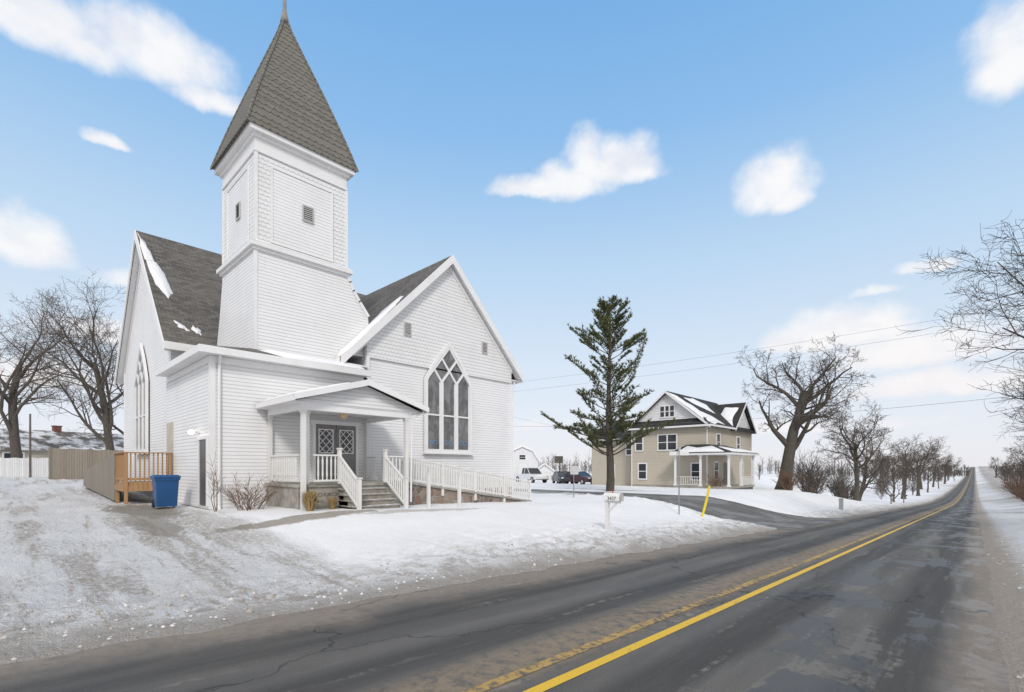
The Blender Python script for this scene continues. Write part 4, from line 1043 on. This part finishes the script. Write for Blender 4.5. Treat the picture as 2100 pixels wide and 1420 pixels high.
make('snow_patch',patch(lambda x,y:2.945+(y-41.85)*.385,[(-19.5,42.0),(-15.2,42.0),(-16.7,43.3),(-18.0,42.9),(-19.2,43.5)],.08),'snow',hpch,base=Vector(hs_['_b']),smooth=True)
make('snow_patch',patch(lambda x,y:2.945+(-14.55-x)*.28,[(-14.75,42.4),(-14.75,48.6),(-16.0,48.1),(-15.8,46),(-16.5,44.0)],.08),'snow',hpch,base=Vector(hs_['_b']),smooth=True)
for (x,y) in ((-19.7,42.3),(-17.4,42.3),(-15.0,42.3),(-15.0,45.3),(-15.0,48.5)):
    q=MB(); q.box(x-.08,x+.08,y-.08,y+.08,0.02,2.75); q.box(x-.13,x+.13,y-.13,y+.13,2.6,2.745); q.box(x-.13,x+.13,y-.13,y+.13,.02,.15); make('post',q,'trim_white',hpch)
railing((-19.6,42.3,.02),(-17.5,42.3,.02),h=.8,sp=.2,par=hpch,base=hs_['_b']); railing((-15.0,45.4,.02),(-15.0,48.4,.02),h=.8,sp=.2,par=hpch,base=hs_['_b'])
q=MB()
for x in [-19.7+i*.35 for i in range(14)]: q.box(x,x+.12,42.22,42.26,-.7,-.15)
q.box(-19.75,-14.95,42.23,42.25,-.22,-.16)
make('lattice_skirt',q,'rail_white',hpch)
# ------------------------------------------------------------------ neighbouring buildings
def gable_house(name,cx,cy,rot,L,Wd,eave,ridge,mw,mr_,label,cat='house',gambrel=False,base_z=None,wins=()):
    z=(B(cx,cy)-.1) if base_z is None else base_z
    e=thing(name,(0,0,0),label,cat); q=MB()
    if gambrel: prof=[(-Wd/2,0),(Wd/2,0),(Wd/2,eave),(Wd*.32,eave+(ridge-eave)*.68),(0,ridge),(-Wd*.32,eave+(ridge-eave)*.68),(-Wd/2,eave)]
    else: prof=[(-Wd/2,0),(Wd/2,0),(Wd/2,eave),(0,ridge),(-Wd/2,eave)]
    q.prism([(x,-L/2,zz) for x,zz in prof],(0,L,0)); make('wall',q,mw,e)
    q=MB(); rp_=prof[2:]
    for (a,za),(b_,zb) in zip(rp_,rp_[1:]):
        q.prism([(a*1.06,-L/2-.3,za+.03-(0.25 if abs(a)==Wd/2 else 0)),(b_*1.06,-L/2-.3,zb+.03-(0.25 if abs(b_)==Wd/2 else 0)),(b_*1.06,L/2+.3,zb+.03-(0.25 if abs(b_)==Wd/2 else 0)),(a*1.06,L/2+.3,za+.03-(0.25 if abs(a)==Wd/2 else 0))],(0,0,.14))
    make('roof',q,mr_,e)
    q=MB()
    for (a,za),(b_,zb) in zip(rp_,rp_[1:]):
        q.pbeam(PY(-L/2-.3),(a*1.05,za-.05),(b_*1.05,zb-.05),.2,.0,.04)
    make('trim',q,'trim_white',e)
    for w in wins: 
        P=Pl((0,-L/2,0),(1,0,0),(0,-1,0)) if w[0]=='g' else Pl((Wd/2,0,0),(0,1,0),(1,0,0))
        win(e,P,w[1],w[2],w[3],w[4],w[5] if len(w)>5 else 1)
    e.location=(cx,cy,z); e.rotation_euler=(0,0,rot); return e
nh=gable_house('bungalow',-66,4.0,rad(15),14,9,2.5,4.2,'grey_siding','roof_dusted','low tan bungalow with snow-dusted roof behind the fence','house',wins=(('g',-3,-1.8,.9,2.0),('s',-5,-3.8,.9,2.0),('s',0,1.6,.9,2.0,2),('s',3.5,4.5,.9,2.0)))
q=MB(); q.box(-.28,.28,-.28,.28,3.6,4.8); q.box(-.33,.33,-.33,.33,4.8,4.9); c=make('chimney',q,'chimney_brick',None); c.parent=nh
gable_house('bungalow',-78,15.0,rad(95),12,9,2.5,4.6,'grey_siding','roof_dusted','low tan neighbouring bungalow with dusted roof','house',wins=(('g',-3,-1.8,.9,2.0),('s',-2,-.8,.9,2.0)))
bw=gable_house('barn',-69.0,75.8,rad(43),9,6.4,4.0,7.0,'barn_white','snow','white gambrel-roofed barn in the snow','barn',gambrel=True,wins=(('g',-.6,.6,4.3,5.2),('g',1.8,2.6,1.2,2.2)))
q=MB(); q.pbox(Pl((0,-4.5,0),(1,0,0),(0,-1,0)),-1.8,1.2,0,2.8,.01,.06); dd=make('barn_door',q,'vinyl_white',None); dd.parent=bw
gg=gable_house('garage',-57.6,69.2,rad(43),5,3.4,2.2,3.5,'barn_white','roof_dusted','small white garage with pitched roof','garage')
q=MB(); q.pbox(Pl((0,-2.5,0),(1,0,0),(0,-1,0)),-1.2,1.2,0,1.95,.01,.05); dd=make('garage_door',q,'vinyl_white',None); dd.parent=gg
# ------------------------------------------------------------------ vehicles
def car(name,loc,rotz,label,paint,kind='sedan'):
    e=thing(name,(0,0,0),label,'pickup truck' if kind=='pickup' else 'car'); H=MB()
    if kind=='pickup':
        low=[(-2.75,.55),(-2.75,1.12),(-.9,1.15),(-.9,1.12),(1.15,1.14),(2.55,1.05),(2.75,.85),(2.75,.5),(2.4,.42),(-2.3,.42)]; W=.97
        cab=[(-.85,1.12),(-.8,1.82),(.45,1.84),(1.2,1.13)]; wx=(-1.75,1.85); wr=.40
    else:
        low=[(-2.3,.5),(-2.32,.92),(-1.6,1.0),(1.0,.98),(2.1,.82),(2.32,.62),(2.3,.35),(1.9,.28),(-1.9,.28),(-2.28,.35)]; W=.88
        cab=[(-1.75,.97),(-1.0,1.42),(.2,1.45),(1.1,.97)]; wx=(-1.4,1.4); wr=.33
    rings=[]
    for (yy,ins) in ((-W,.06),(-W*.97,0),(W*.97,0),(W,.06)):
        cx_=sum(p[0] for p in low)/len(low); cz_=.75
        rings.append([(cx_+(p[0]-cx_)*(1-ins*.3),yy,cz_+(p[1]-cz_)*(1-ins)) for p in low])
    loft(H,rings)
    r0=[(x,z) for x,z in cab]
    H.prism([(r0[1][0]-.02,-W*.80,r0[1][1]),(r0[2][0]+.02,-W*.80,r0[2][1]),(r0[2][0]+.02,W*.80,r0[2][1]),(r0[1][0]-.02,W*.80,r0[1][1])],(0,0,.035))
    for (a,b_) in ((0,1),(2,3)):
        for s in (-1,1): H.beam((r0[a][0],s*W*(.93 if a==0 else .80),r0[a][1]),(r0[b_][0],s*W*(.80 if a==0 else .93),r0[b_][1]),.06,.06)
    mx=(r0[1][0]+r0[2][0])/2
    for s in (-1,1): H.beam((mx,s*W*.93,r0[0][1]),(mx,s*W*.80,r0[1][1]),.05,.05)
    make('body',H,paint,e,bevel=.02)
    q=MB(); yb,yt=W*.92,W*.79
    bl=[(cab[0][0],-yb,cab[0][1]),(cab[3][0],-yb,cab[3][1]),(cab[3][0],yb,cab[3][1]),(cab[0][0],yb,cab[0][1])]
    tl=[(cab[1][0],-yt,cab[1][1]),(cab[2][0],-yt,cab[2][1]),(cab[2][0],yt,cab[2][1]),(cab[1][0],yt,cab[1][1])]
    loft(q,[bl,tl]); make('window',q,'glass_dark',e)
    for x in wx:
        for s in (-1,1):
            q=MB(); q.tube([(x,s*(W-.22),wr),(x,s*(W+.02),wr)],[wr,wr],18); w=make('wheel',q,'black_rubber',e)
            q=MB(); q.tube([(x,s*(W+.021),wr),(x,s*(W+.03),wr)],[wr*.6,wr*.5],12); make('rim',q,'hub_metal',w,base=(0,0,0))
    fx=low[6][0] if kind=='pickup' else 2.28; bx_=-2.76 if kind=='pickup' else -2.33
    for s in (-1,1):
        q=MB(); q.box(fx-.03,fx+.03,s*W*.72-.14,s*W*.72+.14,.68 if kind!='pickup' else .78,.8 if kind!='pickup' else .95); make('headlight',q,'lens_clear',e)
        q=MB(); q.box(bx_-.02,bx_+.03,s*W*.8-.1,s*W*.8+.1,.7,.9); make('taillight',q,'lens_red',e)
    for (a_,b_) in ((fx-.06,fx+.07),(bx_-.07,bx_+.03)):
        q=MB(); q.box(a_,b_,-W*.9,W*.9,.41,.53); make('bumper',q,'metal_grey' if kind=='pickup' else paint,e)
    e.location=loc; e.rotation_euler=(0,0,rotz); return e
def cl(x,y): return (x,y,GZ(x,y)-.0)
car('pickup_truck',cl(-40.9,46.6),rad(-18),'white pickup truck parked on snowy lot','car_white','pickup')
car('parked_car',cl(-36.3,47.2),rad(-38),'dark sedan parked in the snow','car_dark')
car('parked_car',cl(-33.6,46.9),rad(-12),'dark maroon sedan parked beside the pine','car_maroon')
# ------------------------------------------------------------------ street furniture
x,y=-8.2,12.9; z=GZ(x,y)
mbx=thing('mailbox',(x,y,z),'white mailbox numbered 3437 on a white post in the snowbank','mailbox')
q=MB(); q.box(x-.055,x+.055,y-.055,y+.055,z-.2,z+.86); q.box(x-.05,x+.45,y-.045,y+.045,z+.80,z+.86); q.beam((x,y,z+.5),(x+.33,y,z+.8),.05,.05); make('post',q,'rail_white',mbx)
q=MB(); pr=[(-.11,0),(.11,0),(.11,.13)]+[(.11*math.cos(a),.13+.11*math.sin(a)) for a in [rad(k) for k in range(20,180,20)]]+[(-.11,.13)]
q.prism([(x-.08,y+a,z+.87+b_) for a,b_ in pr],(.56,0,0)); make('box',q,'trim_white',mbx,bevel=.006)
q=MB(); q.prism([(x+.485,y+a*1.04,z+.868+b_*1.03) for a,b_ in pr],(.02,0,0)); make('door',q,'vent_grey',mbx)
q=MB(); q.box(x+.1,x+.13,y+.115,y+.135,z+.95,z+1.2); make('flag',q,'lens_red',mbx)
text_part('3437',.155,mbx,'ink_grey',(x+.22,y-.114,z+.94),(rad(90),0,0))
for (x,y,lb) in ((-13.1,9.8,'white lawn post in the snow'),(-12.6,10.7,'white lawn post in the snow')):
    z=GZ(x,y); e=thing('lawn_post',(x,y,z),lb,'post','white posts by the ramp'); q=MB(); q.box(x-.045,x+.045,y-.045,y+.045,z-.1,z+1.12); make('shaft',q,'rail_white',e)
    q=MB(); q.box(x-.06,x+.06,y-.06,y+.06,z+1.12,z+1.16); make('cap',q,'rail_white',e)
x,y=-9.45,20.65; z=GZ(x,y)
e=thing('street_name_sign',(x,y,z),'thin steel post with two white street name blades','sign')
q=MB(); q.tube([(x,y,z-.2),(x,y,z+3.0)],[.028,.028],8); make('post',q,'metal_grey',e)
q=MB(); q.prism([(x-.33,y-.25,z+2.6),(x+.33,y+.25,z+2.6),(x+.33,y+.25,z+2.77),(x-.33,y-.25,z+2.77)],(.01,-.012,0)); make('blade',q,'sign_blank',e)
q=MB(); q.prism([(x+.2,y-.33,z+2.82),(x-.2,y+.33,z+2.82),(x-.2,y+.33,z+2.97),(x+.2,y-.33,z+2.97)],(.012,.01,0)); make('blade',q,'sign_blank',e)
x,y=-8.8,21.5; z=GZ(x,y); e=thing('guy_wire_guard',(x,y,z),'slanted yellow plastic guy-wire guard in the snow','guy wire guard')
q=MB(); q.tube([(x,y,z-.1),(x+.14,y+.12,z+.6),(x+.27,y+.23,z+1.38)],[.045,.055,.045],8); make('sleeve',q,'plastic_yellow',e)
q=MB(); q.tube([(x+.265,y+.225,z+1.36),(x+.285,y+.24,z+1.48)],[.012,.012],5); make('anchor_cap',q,'metal_grey',e)
x,y=-14.9,20.3; z=GZ(x,y); e=thing('road_sign',(x,y,z),'pale back of a small road sign on a steel post','sign')
q=MB(); q.tube([(x,y,z-.2),(x,y,z+1.55)],[.022,.022],8); make('post',q,'metal_grey',e)
q=MB(); s=.22; k=.05; z=z+.02
o8=[(-s+k,-s),(s-k,-s),(s,-s+k),(s,s-k),(s-k,s),(-s+k,s),(-s,s-k),(-s,-s+k)]
q.prism([(x+.03+a*.6,y+a*.8,z+1.38+b_) for a,b_ in o8],(.012,-.009,0)); make('panel',q,'vent_grey',e)
x,y=-38.9,50.0; z=GZ(x,y); e=thing('basketball_hoop',(x,y,z),'freestanding basketball hoop with dark backboard on the lot','basketball hoop')
q=MB(); q.tube([(x,y,z),(x,y,z+2.6),(x+.3,y-.5,z+3.0)],[.06,.06,.05],8); q.box(x-.4,x+.4,y-.2,y+.6,z,z+.25); make('pole',q,'ink_black',e)
q=MB(); q.box(x-.4,x+.9,y-.58,y-.53,z+2.6,z+3.5); make('backboard',q,'ink_grey',e)
q=MB(); cir=[(x+.25+.23*math.cos(rad(a)),y-.85+.23*math.sin(rad(a)),z+2.75) for a in range(0,361,30)]; q.tube(cir,[.012]*13,5); make('rim',q,'plastic_yellow',e)
x,y=-7.6,45.5; z=GZ(x,y); e=thing('utility_pedestal',(x,y,z),'small grey utility pedestal in the snow','utility box')
q=MB(); q.box(x-.13,x+.13,y-.13,y+.13,z-.1,z+.8); make('body',q,'hub_green',e,bevel=.02); q=MB(); q.box(x-.15,x+.15,y-.15,y+.15,z+.8,z+.88); make('cap',q,'hub_green',e,bevel=.02)
for (x,y) in ((-7.7,78),(-7.6,92)):
    z=GZ(x,y); e=thing('mailbox',(x,y,z),'dark roadside mailbox on a wooden post','mailbox'); q=MB(); q.box(x-.07,x+.07,y-.07,y+.07,z-.1,z+1.0); make('post',q,'old_wood',e)
    q=MB(); q.prism([(x-.15,y+a,z+1.0+b_) for a,b_ in pr],(.55,0,0)); make('box',q,'ink_grey',e)
x,y=-43.5,1.4; z=GZ(x,y); e=thing('wooden_pole',(x,y,z),'thin weathered pole standing by the fence','pole'); q=MB(); q.tube([(x,y,z-.2),(x,y,z+4.0)],[.07,.05],8); make('shaft',q,'bark_grey',e); q=MB(); q.tube([(x,y,z+4.0),(x,y,z+4.06)],[.07,.04],8); make('cap',q,'metal_grey',e)
def wire(p,q,sag,label='thin overhead utility wire',r=.007):
    p=Vector(p);q=Vector(q); pts=[p.lerp(q,i/24)-Vector((0,0,sag*4*(i/24)*(1-i/24))) for i in range(25)]
    m=MB(); m.tube([a for a in pts],[r]*25,4); o=make('overhead_wire',m,'wire_grey',None); o['label']=label; o['category']='wire'; o['group']='overhead wires'
wire((-40,26,8.6),(3,36.5,10.1),.5,r=.006); wire((-40,26.4,7.9),(3,37,9.5),.5,r=.006); wire((-34,31,5.6),(3.5,37.5,5.6),.7,r=.008); wire((-27.5,29,5.8),(-24.9,46,4.4),.15)
rn=random.Random(77); q=MB()
for i in range(900):
    yy=rn.uniform(4.5,24); s=abs(rn.gauss(.8,.7))+.12; xx=-6.0-s
    if rn.random()<.16: xx=rn.uniform(.25,1.6)
    if rn.random()<.25: yy=rn.uniform(0,5)
    r=rn.uniform(.008,.030)*(1 if rn.random()<.93 else 1.6); z=GZ(xx,yy)
    q.tube([(xx,yy,z-r*.5),(xx+rn.uniform(-r,r)*.4,yy+rn.uniform(-r,r)*.4,z+r*.2),(xx,yy,z+r*.6)],[r*.9,r,r*.45],5)
def clod(g,b,uv,pos,base):
    n=g.noise(pos,1.3,3,.6); g.put(b.inputs['Base Color'],g.mix(g.sm(n,.4,.65),(.38,.34,.29),(.74,.73,.72)))
mat('clod',(.6,.58,.55),.8,clod)
o=make('snow_clods',q,'clod',None,smooth=False,recalc=False); o['kind']='stuff'; o['label']='crumbled dirty snow clods along the plough bank'; o['category']='snow'

# ------------------------------------------------------------------ sky
world=bpy.data.worlds.new('World'); scene.world=world; world.use_nodes=True; nt=world.node_tree
bg=nt.nodes['Background']; g=G(nt)
sky=g.node('ShaderNodeTexSky',sky_type='NISHITA'); sky.sun_disc=False; sky.sun_elevation=rad(38)
sd=Vector((.62,-.55,0)).normalized(); sky.sun_rotation=math.atan2(sd.x,sd.y); sky.air_density=1.0; sky.dust_density=.6; sky.ozone_density=1.5
nrm=g.node('ShaderNodeTexCoord').outputs['Generated']
nrm=g.v('NORMALIZE',nrm)
x,y,z=g.xyz(nrm)
rampn=g.node('ShaderNodeValToRGB'); cr=rampn.color_ramp
stops=[(0.0,(8.7,8.6,9.1)),(.08,(8.3,8.7,9.5)),(.20,(7.4,8.4,9.6)),(.38,(5.3,7.3,9.5)),(.56,(2.9,5.5,9.0)),(.71,(2.0,4.6,8.5)),(.78,(7.6,7.8,8.3)),(1.0,(8.2,8.2,8.3))]  # last stops: white cloud cover added above the frame for soft neutral light
while len(cr.elements)<len(stops): cr.elements.new(.5)
for el,(p,c) in zip(cr.elements,stops): el.position=p; el.color=c4([v/10 for v in c])
g.put(rampn.inputs[0],z)
grad=g.mix(1.0,rampn.outputs[0],(10,10,10),'MULTIPLY')
base=g.mix(.10,grad,sky.outputs[0])
fwd=g.v('DOT_PRODUCT',nrm,(-.6884,.7254,0.0))
oc=g.m('MULTIPLY',g.sm(fwd,-.05,.30,1,0),g.sm(z,0.0,.12))  # unseen overcast bank added behind the camera to light the facades
base=g.mix(g.m('MULTIPLY',oc,.9),base,(8.2,8.15,8.2))
nv=g.node('ShaderNodeTexNoise'); g.put(nv.inputs['Vector'],nrm); nv.inputs['Scale'].default_value=10; nv.inputs['Detail'].default_value=5; nv.inputs['Roughness'].default_value=.6
pert=g.v('ADD',nrm,g.mulv(g.v('SUBTRACT',nv.outputs['Color'],(.5,.5,.5)),(.04,.04,.035)))
clouds=[(32.3,30.9,.085,.055,1),(34.6,31.4,.045,.055,1),(29.6,30.4,.055,.036,1),(41.0,29.4,.08,.026,1),(36.8,29.6,.085,.038,1),(15.3,26.6,.060,.060,.95),(13.8,25.6,.035,.035,.9),
 (80.4,33.8,.12,.055,.95),(88,33.0,.12,.05,.9),(75,32.4,.07,.026,.85),(83.4,27.2,.026,.012,.8),(88.5,17.6,.052,.055,1),(82.0,16.5,.045,.020,.7),
 (-2.2,30.2,.05,.075,1),(9.7,12.6,.11,.052,.95),(13.5,12.4,.05,.034,.85),(4,10.2,.14,.048,.85),(3.0,17.3,.032,.014,.8),(6.5,15.9,.036,.011,.7),
 (83.9,11.6,.08,.026,.8),(2.2,7.0,.13,.03,.85),(88,7.4,.12,.03,.8),(20,4,.3,.02,.5),(55,5,.3,.02,.5)]
F_=None
for az,el,wa,wb,st_ in clouds:
    a=rad(az); e_=rad(el)
    c=Vector((-math.sin(a)*math.cos(e_),math.cos(a)*math.cos(e_),math.sin(e_)))
    ha=c.cross(Vector((0,0,1))).normalized(); hb=ha.cross(c).normalized()
    da=g.v('DOT_PRODUCT',pert,tuple(ha/wa)); db=g.v('DOT_PRODUCT',pert,tuple(hb/wb))
    db=g.m('MAXIMUM',db,g.m('MULTIPLY',db,-2.0))
    r2=g.m('ADD',g.m('MULTIPLY',da,da),g.m('MULTIPLY',db,db))
    val=g.m('MULTIPLY',g.m('SUBTRACT',1.2,r2),st_)
    F_=val if F_ is None else g.m('MAXIMUM',F_,val)
n5=g.noise(g.mulv(nrm,(1,1,1.1)),22,6,.55)
fld=g.m('ADD',F_,g.m('MULTIPLY',g.m('SUBTRACT',n5,.5),1.6))
mask=g.m('MULTIPLY',g.sm(fld,-.2,1.2),g.m('MULTIPLY',g.sm(z,.0,.06),g.sm(fwd,.0,.2)))
shade=g.noise(g.mulv(nrm,(1,1,2.0)),12,4,.5)
ccol=g.mix(g.sm(shade,.4,.68,0,.85),(9.9,9.8,9.8),(8.5,8.6,9.2))
ccol=g.mix(g.sm(z,.12,.3,.5,0),ccol,(9.6,9.0,8.9))
col=g.mix(g.m('MULTIPLY',mask,.94),base,ccol)
g.put(bg.inputs['Color'],col); bg.inputs['Strength'].default_value=.1
sl=bpy.data.lights.new('sun','SUN'); sl.energy=1.8; sl.angle=rad(12); sl.color=(1,.96,.91)
so_=bpy.data.objects.new('sun',sl); COL.objects.link(so_)
dirv=-Vector((sd.x*math.cos(rad(38)),sd.y*math.cos(rad(38)),math.sin(rad(38))))
so_.rotation_euler=dirv.to_track_quat('-Z','Y').to_euler(); so_.location=(10,-10,30)
# ------------------------------------------------------------------ camera
cam=bpy.data.cameras.new('camera'); co=bpy.data.objects.new('camera',cam); COL.objects.link(co)
cam.sensor_width=36; cam.lens=36*1000/2100; cam.shift_y=248/2100; cam.clip_start=.05; cam.clip_end=8000
co.location=(0,0,EYE); co.rotation_euler=(rad(90),0,rad(43.5)); scene.camera=co
for o in bpy.data.objects:
    if '_b' in o: del o['_b']
